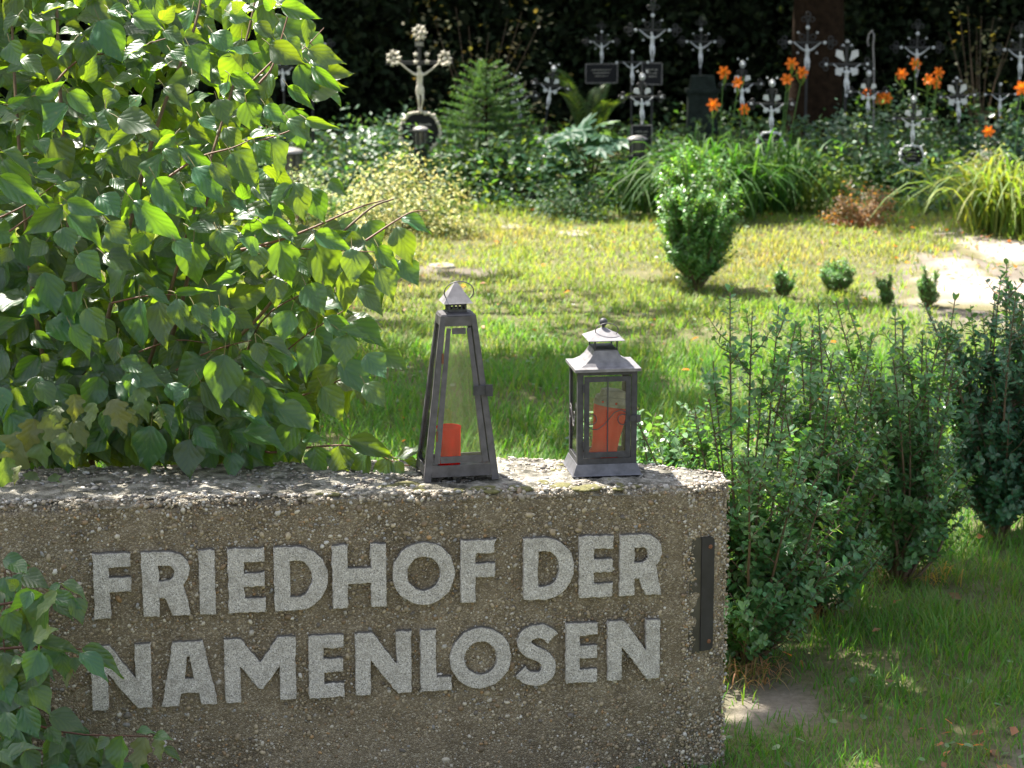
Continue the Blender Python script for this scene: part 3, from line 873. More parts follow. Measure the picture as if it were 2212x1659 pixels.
# pebbles of the washed concrete: half-buried stones, joined (tens of thousands)
ico = []
ph = (1 + 5 ** .5) / 2
for a in (-1, 1):
    for b in (-ph, ph): ico += [(0, a, b), (a, b, 0), (b, 0, a)]
ico = np.array(ico) / math.hypot(1, ph)
def hull_faces(v):
    fs = []
    for i in range(12):
        for j in range(i + 1, 12):
            for k in range(j + 1, 12):
                if all(abs(np.linalg.norm(v[p] - v[q]) - 1.0515) < .02 for p, q in ((i, j), (j, k), (i, k))):
                    nn = np.cross(v[j] - v[i], v[k] - v[i])
                    fs.append((i, j, k) if nn @ v[i] > 0 else (i, k, j))
    return fs
ICF = hull_faces(ico)
PEB = np.array([(.40, .37, .32), (.30, .25, .17), (.46, .42, .34), (.22, .15, .085), (.15, .115, .075), (.33, .20, .09), (.52, .50, .46), (.10, .09, .08), (.27, .215, .14), (.36, .30, .205), (.24, .24, .235)])
PEBW = np.array([.09, .17, .07, .13, .10, .025, .03, .06, .15, .11, .055]); PEBW /= PEBW.sum()
def pebbles(P, N, r, grey, mb):
    n = len(P)
    P = P.copy(); P[:, 2] += zslope(P[:, 0]) * np.clip(P[:, 2] / ZT, 0, 1)
    T = np.cross(N, rand_dirs(n)); T /= np.linalg.norm(T, axis=1, keepdims=True)
    B = np.cross(N, T)
    sx = r * rng.uniform(.75, 1.5, n); sy = r * rng.uniform(.7, 1.05, n); sz = r * rng.uniform(.45, .7, n)
    V = P[:, None] + T[:, None] * (ico[None, :, :1] * sx[:, None, None]) + B[:, None] * (ico[None, :, 1:2] * sy[:, None, None]) + N[:, None] * (ico[None, :, 2:] * sz[:, None, None])
    col = PEB[rng.choice(len(PEB), n, p=PEBW)] * rng.uniform(.75, 1.2, (n, 1)) * 1.0 + np.array([.038, .030, .020])
    g = col.mean(1, keepdims=True)
    col = col * (1 - grey) + g * .95 * grey
    C = np.repeat(col, 12, 0)
    f = (np.array(ICF)[None] + (np.arange(n) * 12)[:, None, None]).reshape(-1, 3)
    mb.add(V.reshape(-1, 3), f, C, True)
pb = MB()
n = 24000
u = rng.uniform(-1.65, (c1 - P0) @ UD - .0, n); z = rng.uniform(.0, ZT - .012, n)
keep = np.ones(n, bool)
for ua, ub, za, zb in BOXES:
    keep &= ~((u > ua + .0) & (u < ub) & (z > za) & (z < zb)) | (rng.random(n) < .75)
keep &= ~((u > (c1 - P0) @ UD - .05) & (z > .30) & (z < .73))
keep &= rng.random(n) < .45 + .8 * noise2(u * 6, z * 6)
u, z = u[keep], z[keep]; n = len(u)
rad = np.clip(rng.lognormal(math.log(.0027), .45, n), .0014, .0105)
pebbles(P0 + u[:, None] * UD + np.column_stack([np.zeros((n, 2)), z]) + ND * .0005, np.tile(ND, (n, 1)), rad, 0.0, pb)
# chamfer
cd = (c2 - c1); cd[2] = 0; cl = np.linalg.norm(cd); cd /= cl; cn = np.array([cd[1], -cd[0], 0])
n = 2600
s_ = rng.uniform(-.005, cl + .004, n); z = rng.uniform(0, ZT - .012, n)
pebbles(np.column_stack([c1[0] + s_ * cd[0], c1[1] + s_ * cd[1], z]), np.tile(cn, (n, 1)), np.clip(rng.lognormal(math.log(.0033), .35, n), .0018, .007), 0.0, pb)
# top and rounded edge
n = 9000
bx = np.array(plan)
tx = rng.uniform(bx[:, 0].min(), bx[:, 0].max(), n); ty = rng.uniform(bx[:, 1].min(), bx[:, 1].max(), n)
ins = inside([tuple(p) for p in plan], tx, ty)
tx, ty = tx[ins], ty[ins]; n = len(tx)
pebbles(np.column_stack([tx, ty, np.full(n, ZT - .001)]), np.tile([0, 0, 1.0], (n, 1)), np.clip(rng.lognormal(math.log(.0042), .42, n), .002, .012), 0.55, pb)
for a, b, k in ((fl, c1, 950), (c1, c2, 90), (c2, c3, 40), (c3, c4, 200), (c4, c5, 200), (c5, c6, 700)):
    d = (b - a) * np.array([1, 1, 0]); ln = np.linalg.norm(d); d /= ln; nn = np.array([d[1], -d[0], 0])
    t = rng.random(k) * ln; an = rng.uniform(0, math.pi / 2, k)
    N = nn[None] * np.cos(an)[:, None] + np.array([0, 0, 1.0]) * np.sin(an)[:, None]
    P = a * np.array([1, 1, 0]) + t[:, None] * d - nn * .022 + np.array([0, 0, ZT - .022]) + N * .022
    pebbles(P, N, np.clip(rng.lognormal(math.log(.004), .4, k), .002, .011), 0.35, pb)
pb.build('pebbles', M['pebble'], STONE, kind='stuff')

# moss cushions and dirt on the top: small mounds
mb = MB()
M['moss'] = plain('moss', (0.10, 0.095, 0.035), 0.95, 0, 0.5, 120, 0.006)
for px, py, r in ((1170, 1040, .022), (1215, 1046, .03), (1255, 1047, .035), (1290, 1046, .02), (1345, 1043, .02), (840, 1052, .03), (870, 1046, .035), (905, 1056, .02), (700, 1070, .02), (1120, 1052, .03), (1060, 1055, .035), (1010, 1055, .03), (1235, 1000, .02), (1205, 1012, .018), (1330, 1036, .02)):
    p = on_z(px, py, ZT)
    for _ in range(4):
        q = p + np.array([*rng.normal(0, r * .6, 2), 0]); q[2] = ZT + zslope(q[0])
        mb.ball(q + [0, 0, -.002], r * rng.uniform(.4, .8), 8, 5, None, (1.3, 1, .28))
mb.build('moss', M['moss'], STONE, kind='stuff')

# black bracket on the chamfered corner
def on_chamfer(px, py):
    d = ray(px, py); a = np.array([c1[0], c1[1], 0])
    return CAM + d * (((a - CAM) @ cn) / (d @ cn))
def bracket():
    t = STONE
    mb = MB()
    tl, tr, br_, bl_ = on_chamfer(1514, 1157), on_chamfer(1541, 1160), on_chamfer(1537, 1402), on_chamfer(1512, 1404)
    w = (tr - tl) @ cd; zt, zb = (tl[2] + tr[2]) / 2, (br_[2] + bl_[2]) / 2
    o0 = tl.copy(); o0[2] = 0
    out = [(0, zb), (w - .01, zb)] + [(w - .010 + .010 * math.cos(R(a)), zb + .012 + .012 * math.sin(R(a))) for a in (-60, -30, 0)] + [(w - .012 + .012 * math.cos(R(a)), zt - .016 + .016 * math.sin(R(a))) for a in (0, 30, 60, 90)] + [(0, zt)]
    n = len(out)
    V = [o0 + cd * s + cn * q + np.array([0, 0, z]) for q in (-.002, .008) for s, z in out]
    fs = [tuple(range(n, 2 * n)), tuple(range(n))[::-1]] + [(i, (i + 1) % n, n + (i + 1) % n, n + i) for i in range(n)]
    mb.add(V, fs, None, False)
    pl = mb.build('bracket_plate', M['bracket'], t)
    # flange folded over the edge towards the front face
    f2 = MB()
    a = o0 + cn * .004; b = a - cd * .012 - UD * .022 + ND * .002
    for (p, q, z0, z1_) in ((a, b, zb - .005, zt),):
        V = [p + [0, 0, z0], q + [0, 0, z0], q + [0, 0, z1_ - .004], p + [0, 0, z1_], p - ND * .006 + [0, 0, z0], q - ND * .006 + [0, 0, z0], q - ND * .006 + [0, 0, z1_ - .004], p - ND * .006 + [0, 0, z1_]]
        f2.add(V, [(0, 1, 2, 3), (7, 6, 5, 4), (0, 4, 5, 1), (1, 5, 6, 2), (2, 6, 7, 3), (3, 7, 4, 0)], None, False)
    M['flange'] = plain('stained_bracket', (0.045, 0.04, 0.028), 0.65, 0.1, 0.6, 14)
    f2.build('bracket_flange', M['flange'], t)
    for z in (zt - .028, zb + .026):
        s_ = MB(); c = o0 + cd * (w * .66) + cn * .009 + np.array([0, 0, z])
        th = np.linspace(0, 2 * math.pi, 11)[:-1]
        s_.add([c + cn * .003] + [c + (cd * math.cos(q) + np.array([0, 0, 1]) * math.sin(q)) * .0065 for q in th], [(0, 1 + i, 1 + (i + 1) % 10) for i in range(10)], None, True)
        s_.build('screw', M['rust'], pl)
bracket()

# ================================================================== LANTERNS ON THE STONE
def pyramid(mb, hx0, hy0, z0, hx1, hy1, z1_, col=None):
    v = [(-hx0, -hy0, z0), (hx0, -hy0, z0), (hx0, hy0, z0), (-hx0, hy0, z0), (-hx1, -hy1, z1_), (hx1, -hy1, z1_), (hx1, hy1, z1_), (-hx1, hy1, z1_)]
    return mb.add(v, [(0, 3, 2, 1), (4, 5, 6, 7), (0, 1, 5, 4), (1, 2, 6, 5), (2, 3, 7, 6), (3, 0, 4, 7)], col, False)

def ring_pts(c, rx, rz, tilt, k=28):
    a = np.linspace(0, 2 * math.pi, k + 1)[:-1]
    return np.column_stack([c[0] + rx * np.cos(a), c[1] + rz * np.sin(a) * math.sin(tilt), c[2] + rz * np.sin(a) * math.cos(tilt)])

def tall_lantern():
    ZT = H - 1.565 + float(zslope(-.13)); fl_ = on_z(916, 1045, ZT); fr_ = on_z(1078, 1041, ZT)
    mid = (fl_ + fr_) / 2; w = np.linalg.norm(fr_ - fl_)
    hx, hy, zt = w / 2, .070, .447
    hx1, hy1 = .0465, .036
    yaw = R(12)
    c = mid + np.array([-math.sin(yaw), math.cos(yaw), 0]) * hy; c[2] = ZT + .006
    t = empty('lantern', c, 'tall grey metal lantern with sloping glass sides and a pyramid cap', 'lantern', 'lanterns standing on the stone', yaw)
    def at(sx, sy, z):
        k = z / zt
        return np.array([sx * (hx + (hx1 - hx) * k), sy * (hy + (hy1 - hy) * k), z])
    f = MB()
    bw = .0175
    for sx in (-1, 1):
        for sy in (-1, 1):
            a, b = at(sx, sy, 0), at(sx, sy, zt)
            # angle-iron corner: two thin flats
            f.bar(a + [-sx * bw / 2, 0, 0], b + [-sx * bw * .35, 0, 0], bw, .004, (0, 1, 0), None, bw * .72)
            f.bar(a + [0, -sy * bw / 2 * .8, 0], b + [0, -sy * bw * .3, 0], .004, bw * .8, (0, 1, 0), None, .004, bw * .6)
    for sy in (-1, 1):
        z0, z1_ = .012, .044
        f.bar((at(-1, sy, .028) + [bw, 0, 0]), (at(1, sy, .028) + [-bw, 0, 0]), .003, .032, (0, 0, 1))
        f.bar((at(-1, sy, zt - .014) + [bw * .7, 0, 0]), (at(1, sy, zt - .014) + [-bw * .7, 0, 0]), .003, .026, (0, 0, 1))
    for sx in (-1, 1):
        f.bar((at(sx, -1, .028) + [0, bw * .8, 0]), (at(sx, 1, .028) + [0, -bw * .8, 0]), .003, .03, (0, 0, 1))
        f.bar((at(sx, -1, zt - .014) + [0, bw * .5, 0]), (at(sx, 1, zt - .014) + [0, -bw * .5, 0]), .003, .026, (0, 0, 1))
    f.build('frame', M['steel'], t, True)
    tb = MB(); pyramid(tb, hx1 + .001, hy1 + .001, zt, hx1 - .001, hy1 - .001, zt + .004); pyramid(tb, hx1 - .002, hy1 - .002, zt + .004, hx1 * .55, hy1 * .6, zt + .009)
    tb.build('top_plate', M['steel'], t, True)
    fb = MB(); fb.box((-hx + .012, -hy + .012, .030), (hx - .012, hy - .012, .034)); fb.build('floor', M['steel_dark'], t, True)
    # vent collar with square holes
    v = MB(); zc = zt + .009
    q = .024
    for z0, z1_ in ((zc, zc + .006), (zc + .018, zc + .025)):
        for sy in (-1, 1): v.box((-q, sy * q - .001, z0), (q, sy * q + .001, z1_))
        for sx in (-1, 1): v.box((sx * q - .001, -q, z0), (sx * q + .001, q, z1_))
    for k in range(5):
        x = -q + .002 + k * (2 * q - .004) / 4
        for sy in (-1, 1): v.box((x - .002, sy * q - .0008, zc + .006), (x + .002, sy * q + .0008, zc + .018))
        for sx in (-1, 1): v.box((sx * q - .0008, x - .002, zc + .006), (sx * q + .0008, x + .002, zc + .018))
    v.build('vent_collar', M['steel_dark'], t, True)
    cp = MB(); zc2 = zc + .024
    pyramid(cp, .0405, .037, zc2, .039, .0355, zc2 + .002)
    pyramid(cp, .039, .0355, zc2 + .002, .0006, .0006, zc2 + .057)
    cap = cp.build('cap', M['steel_sunlit'], t, True)
    rg = MB(); rg.tube(ring_pts((0.004, -.024, zc2 + .030), .040, .031, R(-14)), .0016, 6, None, False, True)
    rg.build('ring_handle', M['steel'], cap, True)
    # door: inner frame on the front
    d = MB()
    z0, z1_ = .050, zt - .032
    iy = -.0015
    def fr(x, z):                                   # a point on the front slope, x as share of the half width
        p = at(0, -1, z); k = hx + (hx1 - hx) * z / zt
        return np.array([x * k, p[1] + iy, z])
    xo, xi, xo1, xi1 = .70, .48, .58, .26
    slope_up = np.array([0, 1, 0])
    d.bar(fr(-.70, z0), fr(-.54, z1_), .0165, .004, slope_up, None, .0115)
    d.bar(fr(.70, z0), fr(.54, z1_), .0165, .004, slope_up, None, .0115)
    d.bar(fr(-.60, z0 + .009), fr(.60, z0 + .009), .0035, .018, (0, 0, 1))
    d.bar(fr(-.36, z1_ - .008), fr(.36, z1_ - .008), .0035, .016, (0, 0, 1))
    door = d.build('door', M['steel'], t, True)
    g = MB()
    def pane(pts):
        p = np.array(pts); nn = np.cross(p[1] - p[0], p[3] - p[0]); nn /= np.linalg.norm(nn)
        g_ = MB(); g_.add(np.vstack([p, p + nn * .002]), [(3, 2, 1, 0), (4, 5, 6, 7), (0, 1, 5, 4), (1, 2, 6, 5), (2, 3, 7, 6), (3, 0, 4, 7)], None, False)
        return g_
    pane([fr(-.62, z0 + .004) + [0, .003, 0], fr(.62, z0 + .004) + [0, .003, 0], fr(.42, z1_ - .004) + [0, .003, 0], fr(-.42, z1_ - .004) + [0, .003, 0]]).build('glass_pane', M['glass'], door, True)
    for sx in (-1, 1):
        pane([at(sx, -1, .04) + [-sx * .004, .012, 0], at(sx, 1, .04) + [-sx * .004, -.012, 0], at(sx, 1, zt - .02) + [-sx * .004, -.012, 0], at(sx, -1, zt - .02) + [-sx * .004, .012, 0]]).build('glass_pane', M['glass'], t, True)
    pane([at(-1, 1, .04) + [.014, -.004, 0], at(1, 1, .04) + [-.014, -.004, 0], at(1, 1, zt - .02) + [-.01, -.004, 0], at(-1, 1, zt - .02) + [.01, -.004, 0]]).build('glass_pane', M['glass'], t, True)
    l_ = MB(); zz = .245; p = fr(.80, zz); l_.box((p[0] - .022, p[1] - .008, zz - .013), (p[0] + .030, p[1] - .004, zz + .013)); l_.box((p[0] + .012, p[1] - .011, zz - .016), (p[0] + .031, p[1] - .008, zz + .016))
    l_.build('latch', M['steel_dark'], t, True)
    for zz in (.335, .125):
        h = MB(); p = fr(-.77, zz); h.tube(np.array([p + [0, -.004, -.014], p + [0.001, -.003, .014]]), .003, 6); h.build('hinge', M['rust'], t, True)
    # the red cup inside
    cu = MB(); cupc = Vector((-.024, -.014, .034)); cupc.rotate(t.rotation_euler); cw = np.array(t.location) + np.array(cupc)
    cu.lathe([(0.0005, 0.0), (.030, 0.0), (.0315, .004), (.0325, .100), (.0338, .102), (.0338, .106), (.0318, .106), (.0308, .060), (.0300, .004), (.0005, .004)], 32)
    cup = cu.build('candle_cup', M['red'], None, True, label='bright red plastic candle cup inside the tall lantern', cat='candle')
    cup.location = tuple(cw)
    return t

def house_lantern():
    ZT = H - 1.565 + float(zslope(.25)); a = on_z(1236, 1033, ZT); b = on_z(1389, 1031, ZT)
    w = np.linalg.norm(b - a); mid = (a + b) / 2
    yaw = R(8)
    hb = w / 2; hbd = hb * .86
    c = mid + np.array([-math.sin(yaw), math.cos(yaw), 0]) * hbd; c[2] = ZT + .005
    t = empty('lantern', c, 'short dark grey house-shaped lantern with curved roof and scroll wire door', 'lantern', 'lanterns standing on the stone', yaw)
    hx, hy = .0825, .071
    base = MB(); pyramid(base, hb, hbd, 0, hb - .003, hbd - .003, .004); pyramid(base, hb - .003, hbd - .003, .004, hx + .002, hy + .002, .031)
    base.build('base_skirt', M['steel_mid'], t, True)
    z0, z1_ = .031, .290
    f = MB(); pw = .016
    for sx in (-1, 1):
        for sy in (-1, 1):
            f.box((min(sx * hx, sx * (hx - pw)), min(sy * hy, sy * (hy - .003)), z0), (max(sx * hx, sx * (hx - pw)), max(sy * hy, sy * (hy - .003)), z1_))
            f.box((min(sx * hx, sx * (hx - .003)) , min(sy * (hy - .0031), sy * (hy - pw)), z0), (max(sx * hx, sx * (hx - .003)), max(sy * (hy - .0031), sy * (hy - pw)), z1_))
    for sy in (-1, 1):
        for za, zb in ((z0, z0 + .016), (z1_ - .010, z1_)):
            f.box((-hx + pw, min(sy * hy, sy * (hy - .003)), za), (hx - pw, max(sy * hy, sy * (hy - .003)), zb))
    for sx in (-1, 1):
        for za, zb in ((z0, z0 + .016), (z1_ - .010, z1_)):
            f.box((min(sx * hx, sx * (hx - .003)), -hy + pw, za), (max(sx * hx, sx * (hx - .003)), hy - pw, zb))
    f.build('frame', M['steel_dark'], t, True)
    fb = MB(); fb.box((-hx + .004, -hy + .004, z0 - .004), (hx - .004, hy - .004, z0 + .003)); fb.build('floor', M['steel_dark'], t, True)
    # door
    d = MB(); dx, dz0, dz1, dw = hx - pw - .002, z0 + .019, z1_ - .014, .014
    y0, y1 = -hy - .003, -hy + .0005
    d.box((-dx, y0, dz0), (-dx + dw, y1, dz1)); d.box((dx - dw, y0, dz0), (dx, y1, dz1))
    d.box((-dx + dw, y0, dz0), (dx - dw, y1, dz0 + .015)); d.box((-dx + dw, y0, dz1 - .014), (dx - dw, y1, dz1))
    door = d.build('door', M['steel_dark'], t, True)
    ms = MB(); ms.box((-.0012, y0 - .002, dz0 + .004), (.0018, y0, dz1 - .002)); ms.build('middle_bar', M['steel_dark'], door, True)
    # scroll wire: an S ending in two curls
    sc = []
    zc = .155
    for a_ in np.linspace(140, -190, 22):                 # left curl
        k = (140 - a_) / 330
        sc.append((-.045 + (.013 + .003 * k) * math.cos(R(a_)), zc + .004 + (.013 + .003 * k) * math.sin(R(a_))))
    sc += [(-.052, zc - .016), (-.043, zc - .024), (-.028, zc - .025), (-.012, zc - .014), (.004, zc + .004), (.018, zc + .021), (.036, zc + .028), (.052, zc + .020)]
    for a_ in np.linspace(40, -300, 22):
        k = (40 - a_) / 340
        sc.append((.043 + (.0165 - .003 * k) * math.cos(R(a_)), zc + .002 + (.0165 - .003 * k) * math.sin(R(a_))))
    sw = MB(); sw.tube(np.array([(x, y0 - .003, z) for x, z in sc]), .0012, 6); sw.build('scroll_wire', M['steel_dark'], door, True)
    s2 = MB(); s2.tube(np.array([(-hx - .003, x * .75, z) for x, z in sc]), .0013, 6); s2.build('scroll_wire', M['steel'], t, True)
    gp = MB(); gp.box((-dx + .004, -hy + .001, dz0 + .004), (dx - .004, -hy + .003, dz1 - .004)); gp.build('glass_pane', M['glass'], door, True)
    for sx in (-1, 1):
        g2 = MB(); q = sorted((sx * (hx - .006), sx * (hx - .004))); g2.box((q[0], -hy + .006, z0 + .006), (q[1], hy - .006, z1_ - .004)); g2.build('glass_pane', M['glass'], t, True)
    g3 = MB(); g3.box((-hx + .008, hy - .006, z0 + .006), (hx - .008, hy - .004, z1_ - .004)); g3.build('glass_pane', M['glass'], t, True)
    la = MB(); la.box((hx - .020, -hy - .006, .150), (hx + .008, -hy - .002, .166)); la.box((hx - .002, -hy - .009, .148), (hx + .009, -hy - .006, .168)); la.build('latch', M['steel_dark'], t, True)
    for zz in (.245, .085):
        h = MB(); h.tube(np.array([(-dx - .002, y0 - .001, zz - .012), (-dx - .002, y0 - .001, zz + .012)]), .0025, 6); h.build('hinge', M['steel_dark'], door, True)
    # roof: eave plate and a concave hip
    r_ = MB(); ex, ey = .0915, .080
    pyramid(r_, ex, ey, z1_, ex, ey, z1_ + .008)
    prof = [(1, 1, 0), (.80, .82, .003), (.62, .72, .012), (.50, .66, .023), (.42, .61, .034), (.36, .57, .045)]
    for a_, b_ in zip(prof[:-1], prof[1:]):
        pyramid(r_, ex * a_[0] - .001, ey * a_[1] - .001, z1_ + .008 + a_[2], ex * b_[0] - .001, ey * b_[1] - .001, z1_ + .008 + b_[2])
    roof = r_.build('roof', M['steel_sunlit'], t, True)
    zt = z1_ + .053
    hx2, hy2 = .0335, .046
    ck = MB(); ck.box((-hx2 + .003, -hy2 + .003, zt), (hx2 - .003, hy2 - .003, zt + .003)); ck.build('vent_floor', M['steel_dark'], t, True)
    for sx in (-1, 1):
        for sy in (-1, 1):
            po = MB(); po.tube(np.array([(sx * (hx2 - .003), sy * (hy2 - .003), zt - .004), (sx * (hx2 - .003), sy * (hy2 - .003), zt + .028)]), .0022, 6); po.build('vent_post', M['steel_dark'], t, True)
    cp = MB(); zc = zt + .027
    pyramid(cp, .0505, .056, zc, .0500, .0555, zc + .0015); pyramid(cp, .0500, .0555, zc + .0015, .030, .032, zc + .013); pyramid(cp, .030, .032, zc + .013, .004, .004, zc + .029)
    cap = cp.build('cap', M['steel_sunlit'], t, True)
    kb = MB(); kb.tube(np.array([(0, 0, zc + .026), (0, 0, zc + .036)]), .004, 8); kb.ball((0, 0, zc + .044), .0115, 14, 10); kb.build('knob', M['steel_dark'], cap, True)
    rg = MB(); rg.tube(ring_pts((.006, -.020, zc + .024), .0315, .022, R(-18)), .0014, 6, None, False, True); rg.build('ring_handle', M['steel'], cap, True)
    # grave candle leaning inside
    gc = bpy.data.objects.new('grave_candle', None); gc.empty_display_size = .05
    tag(gc, 'red plastic grave candle with perforated tin lid leaning inside the short lantern', 'candle'); link(gc)
    lc = Vector((.003, 0.004, z0 + .004)); lc.rotate(t.rotation_euler)
    gc.location = Vector(t.location) + lc
    gc.rotation_euler = (R(-3), R(9), yaw)
    gc.scale = (1.1, 1.1, 1.06)
    b = MB(); b.lathe([(.0005, .0), (.034, 0), (.037, .003), (.036, .012), (.0325, .018), (.034, .05), (.039, .09), (.043, .125), (.043, .138), (.040, .138), (.036, .09), (.031, .02), (.0005, .006)], 32)
    b.build('vessel', M['red_glass'], gc, True)
    # tin lid with round holes in its wall
    ld = MB(); k = 96
    def wall(z0_, z1__, r0, r1, skip=None):
        for i in range(k):
            if skip and skip(i): continue
            a0, a1 = 2 * math.pi * i / k, 2 * math.pi * (i + 1) / k
            ld.add([(r0 * math.cos(a0), r0 * math.sin(a0), z0_), (r0 * math.cos(a1), r0 * math.sin(a1), z0_), (r1 * math.cos(a1), r1 * math.sin(a1), z1__), (r1 * math.cos(a0), r1 * math.sin(a0), z1__)], [(0, 1, 2, 3)], None, True)
    wall(.136, .1445, .0450, .0450); wall(.1445, .1505, .0450, .0435, lambda i: i % 12 in (0, 1)); wall(.1505, .160, .0435, .0405); wall(.160, .1605, .0405, .034); wall(.1605, .176, .034, .031)
    ld.lathe([(.0305, .176), (.020, .179), (.0005, .180)], 32)
    ld.build('lid', M['lid'], gc, True)
    return t
LAN1 = tall_lantern()
LAN2 = house_lantern()

# ================================================================== THE DOGWOOD ON THE LEFT
def z4(x, y): return x * .3345, y * .3345                      # full-res crop (0,0,1200,900)
def z5(x, y): return (400 + .633 * x) / 1.622, (700 + .633 * y) / 1.622
def z8(x, y): return (x * .5972) / 1.622, (1700 + y * .5972) / 1.622
Z4 = [(640,130,785,390,.7,'w'),(430,670,290,860,.75,'d'),(740,570,690,680,.85,'d'),(480,260,370,345,.6,'w'),(560,260,660,340,.7,'w'),(1240,60,1200,200,.8,'w'),(1370,210,1500,320,.8,'d'),
 (1560,250,1560,430,.75,'d'),(1800,130,1970,285,.75,'w'),(1985,120,1990,280,.5,'d'),(1740,290,1950,400,.6,'y'),(2010,380,2120,460,.9,'w'),(1930,420,2030,635,.7,'w'),(1745,470,1685,660,.85,'w'),
 (2010,430,2205,590,.35,'y'),(1860,560,2010,690,.4,'d'),(1470,525,1450,630,.9,'w'),(1490,490,1655,565,.55,'y'),(1590,660,1640,835,.95,'d'),(1400,640,1470,780,.95,'d'),(1710,680,1830,790,.6,'y'),
 (1860,770,2000,885,.75,'w'),(1975,770,2150,825,.35,'y'),(915,610,825,725,.85,'w'),(1060,560,1230,690,.6,'w'),(680,700,690,900,.95,'d'),(880,850,700,930,.5,'d'),(890,800,1040,910,.5,'w'),
 (1040,990,985,1250,.7,'w'),(1060,960,1160,1065,.7,'w'),(1150,940,1400,1120,.3,'y'),(890,1175,790,1425,.35,'y'),(1005,1155,1190,1400,.6,'y'),(860,1300,1140,1545,.45,'y'),(1195,1220,1320,1330,.7,'y'),
 (1255,1075,1440,1280,.7,'d'),(1365,1050,1495,1225,.45,'y'),(1490,990,1665,1180,.75,'d'),(1645,920,1745,1065,.8,'d'),(1740,890,1840,1130,.55,'d'),(1605,905,1785,835,.45,'w'),(405,1330,170,1500,.55,'y'),
 (430,1300,665,1385,.4,'y'),(435,1390,655,1545,.6,'w'),(400,1470,460,1635,.75,'d'),(395,1310,500,1220,.35,'y'),(20,985,215,1090,.35,'w'),(15,1035,220,1330,.4,'w'),(0,1140,270,1320,.45,'y'),
 (250,1060,400,1030,.35,'y'),(1895,1175,1960,1400,.7,'d'),(1995,1215,2080,1410,.75,'d'),(1890,1200,1740,1330,.75,'d'),(1400,1490,1480,1645,.9,'d'),(1415,1480,1585,1560,.55,'w'),(690,1480,850,1650,.75,'d'),
 (500,40,560,-60,.5,'y'),(280,90,400,10,.5,'w'),(180,200,300,190,.6,'w'),(60,270,130,420,.85,'d'),(130,380,280,450,.8,'d'),(380,220,490,190,.5,'w'),(830,20,900,90,.6,'y'),(850,100,1040,200,.5,'y'),
 (1060,200,1180,260,.7,'w'),(950,290,800,330,.6,'d'),(820,340,930,330,.6,'d'),(1080,420,960,460,.5,'w'),(720,530,900,490,.5,'w'),(1220,300,1340,470,.75,'w'),(1100,330,1200,410,.6,'d'),(1240,480,1270,560,.8,'w'),
 (1640,350,1480,330,.6,'d'),(1560,60,1500,20,.9,'y'),(1480,90,1620,130,.6,'y'),(1640,150,1770,240,.6,'w'),(1820,40,2040,110,.45,'y'),(1990,320,2200,400,.5,'y'),(1850,250,1950,340,.7,'d'),(540,520,610,390,.7,'d'),
 (240,620,400,540,.5,'y'),(440,600,610,740,.55,'w'),(50,680,180,630,.4,'y'),(0,790,100,750,.6,'d'),(470,900,430,820,.6,'w'),(250,900,290,970,.9,'d'),(540,780,700,820,.9,'d'),(760,760,1000,820,.7,'d'),
 (1130,870,1010,960,.5,'y'),(1290,760,1380,850,.9,'d'),(150,1010,20,960,.5,'w'),(230,1150,425,1170,.35,'d'),(730,1150,790,1230,.7,'d'),(640,1260,760,1400,.8,'d'),(900,1450,950,1620,.8,'d'),(1130,1560,1230,1660,1.0,'d'),
 (60,1600,20,1700,.9,'y'),(300,1560,200,1640,.9,'d'),(1700,1430,1890,1520,.7,'d'),(1600,1360,1490,1290,.6,'d'),(2130,1160,2230,1260,.5,'y'),(1660,1640,1560,1540,.7,'d'),(1560,1290,1590,1180,.6,'d'),
 (400,70,470,20,.5,'w'),(120,100,20,180,.8,'d'),(700,60,820,110,.6,'w'),(1040,130,1120,60,.7,'y'),(330,300,300,230,.7,'w'),(1760,60,1700,-20,.6,'y'),(1340,40,1430,-40,.7,'y')]
